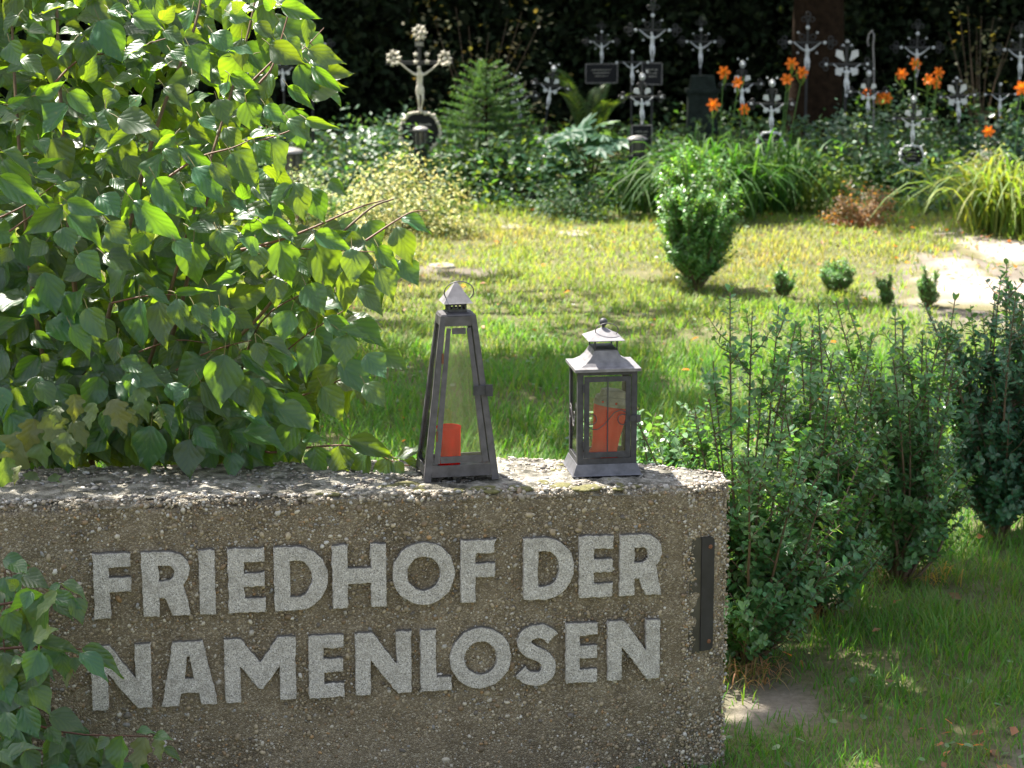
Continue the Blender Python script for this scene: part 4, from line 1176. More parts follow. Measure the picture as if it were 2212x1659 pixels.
Z5 = [(440,235,435,450,.95,'d'),(590,180,640,300,.95,'d'),(780,250,790,410,.9,'d'),(915,235,960,450,.85,'d'),(1115,250,1205,495,.75,'d'),(1315,270,1330,450,.9,'d'),(1270,390,1300,610,.6,'d'),(1400,120,1470,245,.85,'w'),
 (1560,150,1640,345,.65,'d'),(1590,95,1735,185,.45,'w'),(1460,260,1555,375,.6,'y'),(1110,190,1295,262,.5,'y'),(1460,385,1555,530,.8,'d'),(1585,330,1670,470,.7,'d'),(1350,480,1485,610,.7,'d'),(1060,475,1150,620,.95,'d'),
 (895,435,900,580,.8,'d'),(585,585,620,760,.7,'d'),(980,615,920,770,1.0,'d'),(1110,750,1060,980,.6,'d'),(1285,745,1270,910,.8,'d'),(1390,855,1490,985,.8,'w'),(1480,845,1610,945,.6,'d'),(1250,895,1390,1085,.75,'d'),
 (1385,1015,1495,1130,.7,'d'),(1150,1035,1265,1200,.75,'d'),(610,855,580,1118,.75,'d'),(515,885,340,1020,.9,'d'),(640,960,730,1135,.7,'d'),(785,790,820,918,.7,'w'),(820,775,990,858,.4,'w'),(850,830,970,918,.45,'w'),
 (700,840,905,1000,.35,'y'),(140,550,165,803,.5,'w'),(245,560,275,803,.65,'w'),(345,545,375,718,.65,'w'),(400,620,475,752,.5,'y'),(335,515,515,500,.25,'y'),(80,920,230,1068,.7,'d'),(790,1240,935,1345,.6,'d'),
 (205,1250,180,1485,.75,'d'),(415,1325,412,1522,.85,'d'),(545,1355,500,1522,.7,'d'),(650,1398,655,1535,.75,'d'),(700,1375,905,1530,.5,'d'),(1040,1330,1145,1310,.5,'d'),(1105,1365,1150,1520,1.0,'d'),(1245,1365,1270,1535,.9,'d'),
 (1395,1385,1335,1572,.75,'d'),(1300,1330,1535,1405,.45,'d'),(1520,1435,1458,1590,.75,'w'),(1560,1430,1722,1368,.4,'w'),(1550,1450,1600,1530,.7,'d'),(1600,1445,1735,1495,.4,'w'),(170,500,310,560,.4,'w'),(480,720,540,820,.8,'d'),
 (40,880,150,960,.7,'d'),(20,760,0,900,.7,'d'),(410,1040,330,1120,.9,'d'),(480,1010,640,1210,.6,'d'),(250,1130,320,1240,.8,'d'),(820,1040,940,1225,.5,'d'),(940,1080,1110,1210,.5,'d'),(760,1100,880,1210,.8,'d'),
 (700,420,560,460,.5,'d'),(520,480,640,600,.7,'d'),(640,620,760,700,.7,'d'),(440,580,540,690,.6,'d'),(1010,320,1070,420,.6,'y'),(1160,480,1215,540,.6,'y'),(1000,840,950,960,.7,'d'),(1240,720,1415,785,.3,'w'),(1160,650,1330,760,.5,'d'),
 (410,150,530,165,.5,'w'),(660,100,760,90,.5,'w'),(820,130,1000,190,.5,'d'),(620,230,720,230,.6,'d'),(-60,300,100,370,.7,'d'),(-40,130,80,240,.7,'d'),(170,190,100,290,.8,'d'),(-150,600,-60,760,.7,'d'),(-200,300,-80,420,.7,'d'),(-240,700,-130,840,.7,'d')]

view_d = np.array([0, -.97, .25])
half = sun_dir + view_d; half /= np.linalg.norm(half)
def leaf_normal(d, flag):
    if flag == 'w': n0 = half + rng.normal(0, .10, 3)
    elif flag == 'y': n0 = np.array([.25, -.96, .12]) + rng.normal(0, .16, 3)
    else: n0 = np.array([.0, -.72, .62]) + rng.normal(0, .30, 3)
    return n0
def dog_leaf_spec(bx, by, tx, ty, wr, flag, Y):
    b = at_y(bx, by, Y); t = at_y(tx, ty, Y - .02 - .02 * rng.random())
    d = t - b
    n0 = leaf_normal(d, flag)
    n0 = n0 - d * (n0 @ d) / (d @ d); n0 /= np.linalg.norm(n0)
    L = np.linalg.norm(d)
    # seen obliquely the blade is broader than it looks
    k = abs(n0 @ (-view_d)); Wd = L * wr / max(.45, min(1, k + .25))
    return b, d, n0, L * 1.02, min(Wd, L * .85)

def outer_y(z, x):                                                   # the bush's upper face follows the stone and leans back, so the sun rakes down it
    return 5.97 + .16 * (min(x, 0) + .3) + .46 * (z - .85)
def front_y(z, x): return outer_y(z, x) if z > 1.42 else outer_y(1.42, x) + .22 * (1.42 - z)   # below it draws in
def dogwood():
    root = at_y(250, 1020, 7.0); root[2] = 0
    t = empty('dogwood_bush', root, 'large broad-leaved dogwood bush overhanging the left end of the stone', 'bush')
    front = []
    for lst, tr in ((Z4, z4), (Z5, z5)):
        for x0, y0, x1, y1, wr, fl_ in lst:
            p = tr(x0, y0); q = tr(x1, y1)
            x_, _, z = at_y(*p, 6.4)
            if fl_ == 'd' and p[1] < 480 and rng.random() < .35: fl_ = 'w'
            Y = (outer_y(z, x_) + .06 if fl_ == 'w' else front_y(z, x_)) + rng.uniform(-.20, .03)
            if p[1] > 930 and p[0] > 560: Y = 6.2
            q = (p[0] + (q[0] - p[0]) * 1.12, p[1] + (q[1] - p[1]) * 1.12)
            front.append(dog_leaf_spec(*p, *q, wr, fl_, Y))
    sil = [(-60, -60), (520, -60), (640, 15), (700, 120), (690, 190), (640, 250), (590, 300), (590, 340), (560, 420), (640, 490), (760, 480), (860, 500), (850, 570), (800, 620), (790, 690), (750, 730), (790, 800), (780, 850), (700, 880), (650, 920), (600, 960), (520, 985), (120, 985), (0, 1000), (-60, 1000)]
    fill = []
    for ya, yb, cnt in ((-60, 380, 230), (380, 640, 230), (640, 990, 470)):
        k = 0
        while k < cnt:
            x, y = rng.uniform(-60, 880), rng.uniform(ya, yb)
            if not inside(sil, np.array([x]), np.array([y]))[0]: continue
            k += 1
            q_ = at_y(x, y, 6.5); Y = front_y(q_[2], q_[0]) + rng.uniform(.06, .75)
            ln = rng.choice([rng.uniform(48, 68), rng.uniform(68, 104)])
            an = rng.normal(62, 58)
            if x > 700 and rng.random() < .5: continue
            q = rng.random()
            flag = 'd' if q < .6 else ('y' if q < .75 else 'w')
            fill.append(dog_leaf_spec(x, y, x + ln * math.cos(R(an)), y + ln * math.sin(R(an)), rng.uniform(.45, .85), flag, Y))
    k = 0
    while k < 230:                                                 # the skirt that hangs over the stone's top
        x, y = rng.uniform(-40, 640), rng.uniform(800, 955)
        if x > 560 and y < 880: continue
        k += 1
        an, ln = rng.normal(75, 35), rng.uniform(55, 95)
        fill.append(dog_leaf_spec(x, y, x + ln * math.cos(R(an)), y + ln * math.sin(R(an)), rng.uniform(.6, .85), 'd', rng.uniform(6.08, 6.45)))
    fill.sort(key=lambda s: s[0][1])
    # crown going on above the picture and to the left of it
    extra = []
    for _ in range(3000):                                          # the back of the bush
        p = np.array([rng.uniform(-2.8, -.62), 0, rng.uniform(.5, 2.9)]); p[1] = front_y(p[2], p[0]) + rng.uniform(.6, 1.5)
        if p[0] > -.62 - .55 * abs(p[2] - 1.3): continue
        d = rng.normal(0, 1, 3) * [1, 1, .4] + [0, 0, -.5]
        extra.append((p, d, rng.normal(0, .5, 3) + [-.2, .2, .8], rng.uniform(.09, .13), rng.uniform(.06, .09)))
    for _ in range(330):                                           # its top, left of and above the picture
        p = np.array([rng.uniform(-2.6, -1.1), 0, rng.uniform(2.15, 2.8)]); p[1] = front_y(p[2], p[0]) + rng.uniform(.0, .7)
        d = rng.normal(0, 1, 3) * [1, 1, .4] + [0, 0, -.5]
        extra.append((p, d, rng.normal(0, .5, 3) + [-.2, .2, .8], rng.uniform(.09, .13), rng.uniform(.06, .09)))
    parts = front + fill[:300 - len(front)]
    for b, d, n0, L, Wd in parts[:300]: put_leaf(t, DOG[rng.integers(12)], b, d, n0, L, Wd)
    leaves_joined(DOG, fill[300 - len(front):] + extra, 'leaves', M['dog'], t)
    # stems: from the base up and out, drawn where the photograph shows them
    lines = [([(250, 1015), (300, 900), (380, 700), (450, 420), (520, 330)], 6.95, .011), ([(200, 1015), (180, 800), (150, 500), (130, 200), (120, -60)], 7.0, .012),
             ([(300, 1010), (420, 820), (545, 700), (640, 590), (720, 520), (800, 450), (850, 430)], 6.6, .007), ([(330, 1000), (480, 900), (560, 700), (680, 620)], 6.7, .006),
             ([(170, 1015), (230, 700), (330, 300), (420, 60), (440, -60)], 6.9, .010), ([(150, 1015), (80, 700), (40, 300), (20, -60)], 7.0, .010), ([(260, 1010), (330, 760), (400, 520), (520, 130), (560, -40)], 6.7, .008),
             ([(360, 385), (430, 340), (500, 320), (545, 300)], 6.45, .004), ([(560, 180), (590, 140), (620, 40), (640, -20)], 6.45, .004), ([(545, 175), (600, 120), (640, 75), (690, 110)], 6.5, .0035),
             ([(520, 540), (600, 520), (680, 490), (770, 450), (830, 432)], 6.45, .0045), ([(790, 520), (850, 480), (890, 458), (925, 455)], 6.42, .0035), ([(560, 305), (620, 285), (665, 260)], 6.45, .003),
             ([(600, 130), (650, 110), (700, 60)], 6.6, .003), ([(470, 520), (545, 530), (700, 540), (830, 545)], 6.6, .003), ([(480, 880), (560, 972), (650, 968), (742, 962), (800, 975), (860, 1002), (900, 1006)], 6.22, .0042),
             ([(240, 655), (310, 640), (380, 636)], 6.42, .003), ([(380, 800), (440, 765), (500, 745), (545, 735)], 6.42, .003), ([(300, 760), (380, 735), (470, 745)], 6.6, .003), ([(20, 500), (80, 460), (140, 440)], 6.45, .003), ([(0, 470), (60, 440), (130, 390)], 6.5, .003),
             ([(480, 990), (520, 860), (640, 740), (760, 660)], 6.8, .004), ([(640, 860), (760, 810), (850, 768)], 6.5, .003), ([(270, 940), (330, 925), (400, 950)], 6.4, .003), ([(100, 200), (170, 130), (260, 110), (370, 80)], 6.6, .004)]
    for pts, Y, r in lines:
        p = np.array([at_y(x, y, (front_y(at_y(x, y, 6.5)[2], at_y(x, y, 6.5)[0]) + (Y - 6.40) * .6 if Y > 6.3 else Y)) for i, (x, y) in enumerate(pts)])
        if pts[0][1] > 985:
            p = np.vstack([[p[0][0] * .4 + root[0] * .6, 7.0, 0.0], p])
        # smooth a little
        q = smooth(p, 5)
        sb = MB(); sb.tube(np.array(q), np.linspace(r, r * .35, len(q)), 6, (.8, .75, .55) if r > .005 else (.95, .62, .5)); sb.build('stem', M['twig'], t)
    # petioles of the leaves drawn in front
    pt = MB()
    for b, d, n0, L, Wd in front:
        pt.tube(np.array([b - d * .22 + [0, 0.01, .006], b - d * .08 + [0, .004, .004], b + d * .02]), .0012, 4, (1.0, 1.3, .6), False)
    pt.build('petioles', M['twig'], t, kind='stuff')
dogwood()

# seedling maples at the stone's left end, and the sprigs in front of the stone
def maple():
    root = at_y(40, 1010, 6.45); root[2] = 0
    t = empty('field_maple', root, 'yellow-green lobed maple seedling leaning over the left end of the stone', 'shrub')
    z6 = lambda x, y: (x * .3616 / 1.622, (1150 + y * .3616) / 1.622)
    for x0, y0, x1, y1, w in ((330,880,250,1190,1.1),(540,800,430,900,.8),(480,830,560,1180,.9),(250,1010,60,1440,.9),(380,990,400,1350,.9),(640,1010,600,1320,.75),(700,900,845,1130,.75),(910,720,860,985,.9),(1080,690,1225,1005,.75),(560,750,520,920,.8),
                              (200,1330,100,1500,.9),(60,1250,20,1570,.8),(330,1390,250,1590,.8),(510,1420,560,1610,1.0),(1350,580,1400,900,.75),(1250,780,1310,950,.7),(1560,800,1540,950,.9),(720,640,740,900,.8),(140,1160,40,1180,.8),(300,1090,330,1330,.7)):
        p, q = z6(x0, y0), z6(x1, y1)
        put_leaf(t, MAPLE[rng.integers(5)], *dog_leaf_spec(*p, *q, w, 'd', rng.uniform(5.92, 6.08)))
    for pts in ([(40, 1030), (90, 960), (170, 900), (200, 860)], [(130, 1020), (150, 960), (230, 900)], [(20, 1020), (30, 900), (60, 860)]):
        sb = MB(); p = np.array([at_y(x, y, 6.42) for x, y in pts]); p = np.vstack([[p[0][0], 6.45, 0], p]); sb.tube(p, np.linspace(.006, .002, len(p)), 6, (.9, .6, .5)); sb.build('stem', M['twig'], t)
maple()

def sprigs():
    root = at_y(-60, 1640, 5.6); root[2] = 0
    t = empty('dogwood_sprout', root, 'young leafy sprigs growing up in front of the stone at its lower left', 'shrub')
    L8 = [(270,640,180,970,.6,'w'),(330,620,210,790,.45,'d'),(310,650,480,720,.5,'d'),(270,640,20,770,.5,'d'),(420,660,500,810,.75,'d'),(330,690,420,760,.7,'d'),(360,580,520,640,.45,'d'),(350,580,280,640,.5,'d'),(230,970,150,1155,.85,'d'),(270,985,220,1185,.7,'d'),(360,985,380,1140,.75,'d'),
          (470,980,640,1130,.55,'d'),(480,960,725,1080,.45,'d'),(440,1010,440,1090,.9,'d'),(410,1050,390,1190,.6,'d'),(220,930,490,960,.4,'d'),(200,900,340,850,.6,'d'),(60,460,160,500,.9,'d'),(20,540,80,660,.9,'d'),(100,600,40,560,.8,'d'),(180,620,140,740,.7,'d'),(40,740,110,900,.8,'d'),(20,980,30,1200,.9,'d'),
          (130,1010,60,1060,.7,'d'),(180,1180,310,1330,.7,'d'),(100,1220,170,1300,.8,'d'),(130,1300,230,1490,.8,'d'),(30,1330,60,1500,.8,'d'),(290,1340,510,1440,.6,'d'),(280,1420,360,1530,.7,'d'),(380,1480,280,1600,.7,'d'),(520,1470,480,1660,.75,'d'),(720,1470,680,1700,.75,'d'),(850,1480,790,1690,.7,'d'),(930,1480,940,1620,.65,'d'),
          (900,1470,1000,1475,.4,'d'),(960,1540,1070,1610,.45,'d'),(800,1440,900,1440,.4,'d'),(640,1480,560,1560,.6,'d'),(330,1570,250,1700,.7,'d'),(150,1560,230,1700,.8,'d'),(40,1600,200,1500,.35,'w'),(90,1480,10,1560,.5,'w'),(80,1610,250,1660,.5,'w'),(0,1560,70,1640,.6,'d'),(60,840,20,900,.8,'d'),(10,620,-40,700,.8,'d'),(0,1120,60,1300,.9,'d'),(200,1100,130,1240,.9,'d'),(60,1650,160,1760,.7,'d'),(300,1640,420,1750,.7,'d')]
    for i, (x0, y0, x1, y1, w, fl_) in enumerate(L8):
        p, q = z8(x0, y0), z8(x1, y1)
        b, d, n0, L, Wd = dog_leaf_spec(*p, *q, w, fl_, rng.uniform(5.42, 5.62))
        if fl_ == 'd': n0 = n0 + np.array([0, -.1, .25])
        put_leaf(t, (DOG + MAPLE[:2])[rng.integers(13)], b, d, n0, L, Wd)
    poly = [(-30, 1215), (30, 1200), (80, 1300), (85, 1400), (85, 1560), (280, 1610), (330, 1690), (-30, 1700)]
    k = 0
    while k < 70:
        x, y = rng.uniform(-30, 380), rng.uniform(1200, 1700)
        if not inside(poly, np.array([x]), np.array([y]))[0]: continue
        an, ln = rng.normal(70, 40), rng.uniform(55, 90); k += 1
        b, d, n0, L, Wd = dog_leaf_spec(x, y, x + ln * math.cos(R(an)), y + ln * math.sin(R(an)), rng.uniform(.6, .85), 'd', rng.uniform(5.6, 5.72))
        put_leaf(t, DOG[rng.integers(12)], b, d, n0, L, Wd)
    for pts in ([(0, 700), (140, 680), (280, 640), (330, 600)], [(0, 960), (200, 945), (330, 970), (480, 960), (600, 970)], [(150, 1390), (330, 1440), (500, 1465), (720, 1470), (900, 1475)], [(-60, 1500), (100, 1400), (180, 1200), (160, 900), (60, 500)], [(-60, 1600), (60, 1300), (20, 900), (30, 500)]):
        sb = MB(); p = np.array([at_y(*z8(x, y), 5.62) for x, y in pts]); p = np.vstack([[root[0], 5.62, 0.0], p]) if pts[0][0] < 0 else p
        sb.tube(p, np.linspace(.004, .0015, len(p)), 6, (.6, .35, .35)); sb.build('stem', M['twig'], t)
sprigs()

# ================================================================== HEDGE AND BOX BUSHES
def shoots_bush(name, base, tips, label, cat, group, leaf=.022, col=(.03, .075, .04), step=.016, side=5, stem_r=.007, spread=.10, mat='fol_gloss', lift=.12, thick=1.0, seed=1):
    """upright stems with side shoots, each set with small paired leaves"""
    r = np.random.default_rng(seed)
    base = np.array(base, float)
    t = empty(name, base, label, cat, group)
    st, lf = MB(), MB()
    P, D, N = [], [], []
    def leafy(p0, p1, s0=0.0):
        ln = np.linalg.norm(p1 - p0); k = max(3, int(ln * (1 - s0) / step))
        ax = (p1 - p0) / max(ln, 1e-6)
        a = np.cross(ax, [.3, .9, .2]); a /= np.linalg.norm(a); b = np.cross(ax, a)
        for i in range(k):
            f = s0 + (1 - s0) * i / k
            ang = (i % 2) * math.pi / 2 + r.normal(0, .3)
            for sgn in (0, math.pi):
                o = a * math.cos(ang + sgn) + b * math.sin(ang + sgn)
                d = o * 1.0 + ax * (.42 + 1.1 * (f > .93)) + np.array([0, 0, -.05])
                P.append(p0 + (p1 - p0) * f + r.normal(0, .002, 3)); D.append(d); N.append(ax * .9 - o * .45 + r.normal(0, .25, 3) + [0, 0, .35])
    for tip in tips:
        tip = np.array(tip, float)
        h = tip[2] - base[2]
        m1 = base + (tip - base) * .35 + np.array([*(r.normal(0, spread * .35, 2)), .05 * h])
        pts = []
        for q in np.linspace(0, 1, 9):
            pts.append((1 - q) ** 2 * (base + [*(r.normal(0, .006, 2)), -.02]) + 2 * q * (1 - q) * m1 + q * q * tip)
        pts = np.array(pts)
        st.tube(pts, np.linspace(stem_r, stem_r * .25, 9), 5)
        leafy(pts[6], pts[8]); leafy(pts[5], pts[6])
        for i in range(int(side * thick)):
            q = r.uniform(lift, .95); j = q * 8; j0 = int(j); p = pts[j0] + (pts[min(j0 + 1, 8)] - pts[j0]) * (j - j0)
            an = r.uniform(0, 2 * math.pi); ln = r.uniform(.5, 1.0) * spread * (1.5 - q)
            e = p + np.array([math.cos(an) * ln, math.sin(an) * ln, ln * r.uniform(.5, 1.5)])
            st.tube(np.array([p, (p + e) / 2 + [0, 0, -.01], e]), [.0022, .0018, .001], 4, None, False)
            leafy(p, e, .1)
    n = len(P)
    st.build('stems', M['twig'], t)
    lf.cards(T_LEAFO, np.array(P), np.array(D), np.array(N), leaf * r.uniform(.65, 1.25, n), leaf * .66 * r.uniform(.7, 1.2, n), tint(col, n, .3, .2))
    lf.build('foliage', M[mat], t)
    return t

def hedge(bx, by, tips, label, seed, extra=26, Y=None, wid=.19, zmax=.75, thick=1.0, col=(.075, .175, .070)):
    base = gpt(bx, by)
    tp = [at_y(x, y, base[1] + random.uniform(-.1, .12)) for x, y in tips]
    rr = random.Random(seed)
    for _ in range(extra):
        a = rr.uniform(0, 6.28); q = rr.random() ** .5 * wid
        tp.append(base + np.array([math.cos(a) * q, math.sin(a) * q, rr.uniform(.22, zmax)]))
    for _ in range(9):
        a = rr.uniform(0, 6.28); q = rr.random() ** .5 * wid * 1.5
        tp.append(base + np.array([math.cos(a) * q, math.sin(a) * q, rr.uniform(zmax, zmax + .28)]))
    return shoots_bush('hedge_bush', base, tp, label, 'bush', 'hedge bushes beside the stone', 0.030, col, .0165, 12, .0075, .15, thick=thick, lift=.15, seed=seed)
hedge(1610, 1440, [(1577, 621), (1625, 672), (1682, 662), (1540, 780), (1720, 700), (1500, 880), (1530, 850), (1650, 800), (1700, 820), (1470, 960)], 'sparse hedge bush rising right behind the end of the stone', 5, 34, wid=.27, zmax=.62)
hedge(1765, 1335, [(1767, 655), (1728, 699), (1755, 690), (1800, 760), (1840, 800), (1700, 860), (1885, 727), (1780, 860)], 'hedge bush with a tuft of dry grass round its foot', 6, 30, wid=.25, zmax=.68)
hedge(1945, 1265, [(1933, 672), (1905, 780), (1960, 770), (1993, 716), (2000, 760), (1870, 800), (1860, 790), (2064, 639), (2040, 700)], 'hedge bush with yellow dead grass blades at its foot', 7, 30, wid=.25, zmax=.70)
hedge(2160, 1165, [(2163, 593), (2150, 640), (2124, 688), (2190, 660), (2212, 640), (2100, 700), (2080, 760), (2060, 820), (2230, 620), (2110, 780)], 'tallest and darkest hedge bush at the right edge of the picture', 8, 46, wid=.24, zmax=.82, thick=1.1, col=(.045, .12, .068))
hedge(1440, 1330, [(1400, 960), (1440, 930), (1480, 940), (1510, 960), (1420, 1000)], 'low hedge bush peeping over the stone beside the short lantern', 9, 14, wid=.2, zmax=.55)
hedge(2300, 1120, [(2260, 560), (2300, 600), (2330, 650)], 'hedge bush cut off by the right edge of the picture', 10, 30, wid=.25, zmax=.8)

def box_bush(px, py, h, w, label, name='box_bush', group=None, n_stem=26, leaf=.017, seed=3, foot=.52, col=(.085, .20, .06)):
    r = random.Random(seed)
    base = gpt(px, py)
    tips = []
    for k in range(n_stem):
        a = r.uniform(0, 6.28); q = math.sqrt(r.random())
        zz = h * (1 - .38 * q * q) * r.uniform(.36, 1.1)
        ww = w / 2 * q * (foot + (1 - foot) * min(1, (zz / h) * 1.5))
        tips.append(base + np.array([math.cos(a) * ww, math.sin(a) * ww, zz]))
    return shoots_bush(name, base, tips, label, 'bush', group, leaf, col, .011, 12, .006, w * .26, thick=1.0, lift=.25, seed=seed)
bb = box_bush(1500, 624, .88, .62, 'waist-high box bush alone on the sunlit lawn', n_stem=84, seed=21, leaf=.027)
box_bush(1692, 640, .20, .16, 'thin box seedling, first in the row right of the box bush', 'box_seedling', 'box seedlings in a row on the lawn', 22, .017, 22)
box_bush(1808, 628, .22, .26, 'widest and bushiest box seedling of the row on the lawn', 'box_seedling', 'box seedlings in a row on the lawn', 40, .017, 23)
box_bush(1912, 655, .21, .13, 'narrow upright box seedling just left of the pale gravel path', 'box_seedling', 'box seedlings in a row on the lawn', 22, .017, 24)
box_bush(2005, 660, .25, .18, 'box seedling standing in front of the pale gravel path', 'box_seedling', 'box seedlings in a row on the lawn', 28, .017, 25)

# ================================================================== GRAVE CROSSES
def skin_body():
    me = bpy.data.meshes.new('corpus_skin')
    V = [(0, -.01, -.50), (0, .0, -.38), (0, .01, -.24), (0, .0, -.15), (-.01, -.02, -.08), (-.025, -.045, -.015), (-.03, -.05, .045)]
    rad = [.078, .064, .088, .058, .034, .056, .038]
    E = [(i, i + 1) for i in range(6)]
    for s in (-1, 1):
        i = len(V)
        V += [(s * .115, .0, -.165), (s * .27, .01, -.055), (s * .40, .01, .055), (s * .455, .0, .10), (s * .475, -.01, .125)]
        rad += [.04, .028, .022, .022, .016]
        E += [(3, i), (i, i + 1), (i + 1, i + 2), (i + 2, i + 3), (i + 3, i + 4)]
        i = len(V)
        V += [(s * .055, -.02, -.56), (s * .05 + .015, -.085, -.74), (s * .028, -.035, -.92), (s * .022, -.07, -.99), (s * .02, -.085, -1.02)]
        rad += [.05, .037, .024, .022, .017]
        E += [(0, i), (i, i + 1), (i + 1, i + 2), (i + 2, i + 3), (i + 3, i + 4)]
    me.from_pydata(V, E, [])
    o = bpy.data.objects.new('corpus_skin', me); S.collection.objects.link(o)
    o.modifiers.new('skin', 'SKIN'); sub = o.modifiers.new('sub', 'SUBSURF'); sub.levels = 1; sub.render_levels = 1
    for sv, r in zip(me.skin_vertices[0].data, rad): sv.radius = (r, r * .85)
    me.skin_vertices[0].data[0].use_root = True
    dg = bpy.context.evaluated_depsgraph_get()
    res = bpy.data.meshes.new_from_object(o.evaluated_get(dg))
    bpy.data.objects.remove(o)
    res.name = 'corpus'
    res.polygons.foreach_set('use_smooth', np.ones(len(res.polygons), bool))
    return res
CORPUS = skin_body()
CORPUS.materials.clear(); CORPUS.materials.append(M['silver'])
CORPUS_IV = CORPUS.copy(); CORPUS_IV.materials.clear(); CORPUS_IV.materials.append(M['ivory'])
def small(name, mat, fn):
    mb = MB(); fn(mb); return mb.mesh(name, mat)
def _cloth(mb):
    a = np.linspace(0, 2 * math.pi, 17)[:-1]
    V = []
    for z, rx, ry in ((-.42, .092, .078), (-.47, .108, .09), (-.55, .118, .098), (-.62, .112, .092)):
        k = 1 + .05 * np.sin(5 * a + z * 20)
        V.append(np.column_stack([rx * .86 * k * np.cos(a), -.018 + ry * .86 * k * np.sin(a), z + .02 * np.sin(2 * a)]))
    mb.add(np.concatenate(V), [(i * 16 + k, i * 16 + (k + 1) % 16, (i + 1) * 16 + (k + 1) % 16, (i + 1) * 16 + k) for i in range(3) for k in range(16)])
def _rosette(mb):
    for k in range(8):
        a = k * math.pi / 4; mb.ball((.62 * math.cos(a), 0, .62 * math.sin(a)), .40, 6, 4, None, (1, .55, 1))
    mb.ball((0, -.15, 0), .55, 8, 5, None, (1, .6, 1))
def _ray(mb):                                                     # fluted wedge pointing up
    for k in range(5):
        a = R(-22 + 11 * k)
        mb.bar((0, 0, 0), (math.sin(a), 0, math.cos(a) * (1 - .1 * abs(k - 2))), .10, .10, (0, 1, 0), None, .20, .12)
def _trefoil(mb):                                                 # three small knobs
    for x, z in ((0, .6), (-.55, -.1), (.55, -.1)): mb.ball((x, 0, z), .48, 7, 5, None, (1, .6, 1))
def _medal(mb):                                                   # cherub-like oval boss in a rim
    mb.ball((0, -.1, 0), .8, 10, 6, None, (.85, .5, 1)); mb.ball((0, -.45, -.05), .38, 8, 5)
    a = np.linspace(0, 2 * math.pi, 17)[:-1]; mb.tube(np.column_stack([.95 * np.cos(a), 0 * a, 1.1 * np.sin(a)]), .14, 5, None, False, True)
def _star(mb):
    a = np.linspace(0, 2 * math.pi, 11)[:-1]; rr = np.where(np.arange(10) % 2 == 0, 1.0, .48)
    V = np.vstack([[0, -.45, 0], np.column_stack([rr * np.sin(a), 0 * a, rr * np.cos(a)]), [0, .2, 0]])
    mb.add(V, [(0, 1 + i, 1 + (i + 1) % 10) for i in range(10)] + [(11, 1 + (i + 1) % 10, 1 + i) for i in range(10)], None, False)
CLOTH = small('loincloth', M['silver'], _cloth); CLOTH_IV = small('loincloth', M['ivory'], _cloth)
ROS = small('rosette', M['silver'], _rosette); RAY = small('ray_ornament', M['silver'], _ray); TRE = small('trefoil', M['silver'], _trefoil); MED = small('medallion', M['silver'], _medal)
STAR = small('star_flower', M['ivory'], _star)

def sub(name, mesh, parent, loc, sc=1.0, rot=(0, 0, 0)):
    o = bpy.data.objects.new(name, mesh); o.location = tuple(float(v) for v in loc); o.scale = (sc,) * 3 if isinstance(sc, (int, float)) else sc; o.rotation_euler = rot
    return link(o, parent)

def curl(mb, c, r, t, sides=5):
    a = np.linspace(0, 2 * math.pi, 15)[:-1]
    mb.tube(np.column_stack([c[0] + r * np.cos(a), np.full(14, c[1]), c[2] + r * np.sin(a)]), t, sides, None, False, True)

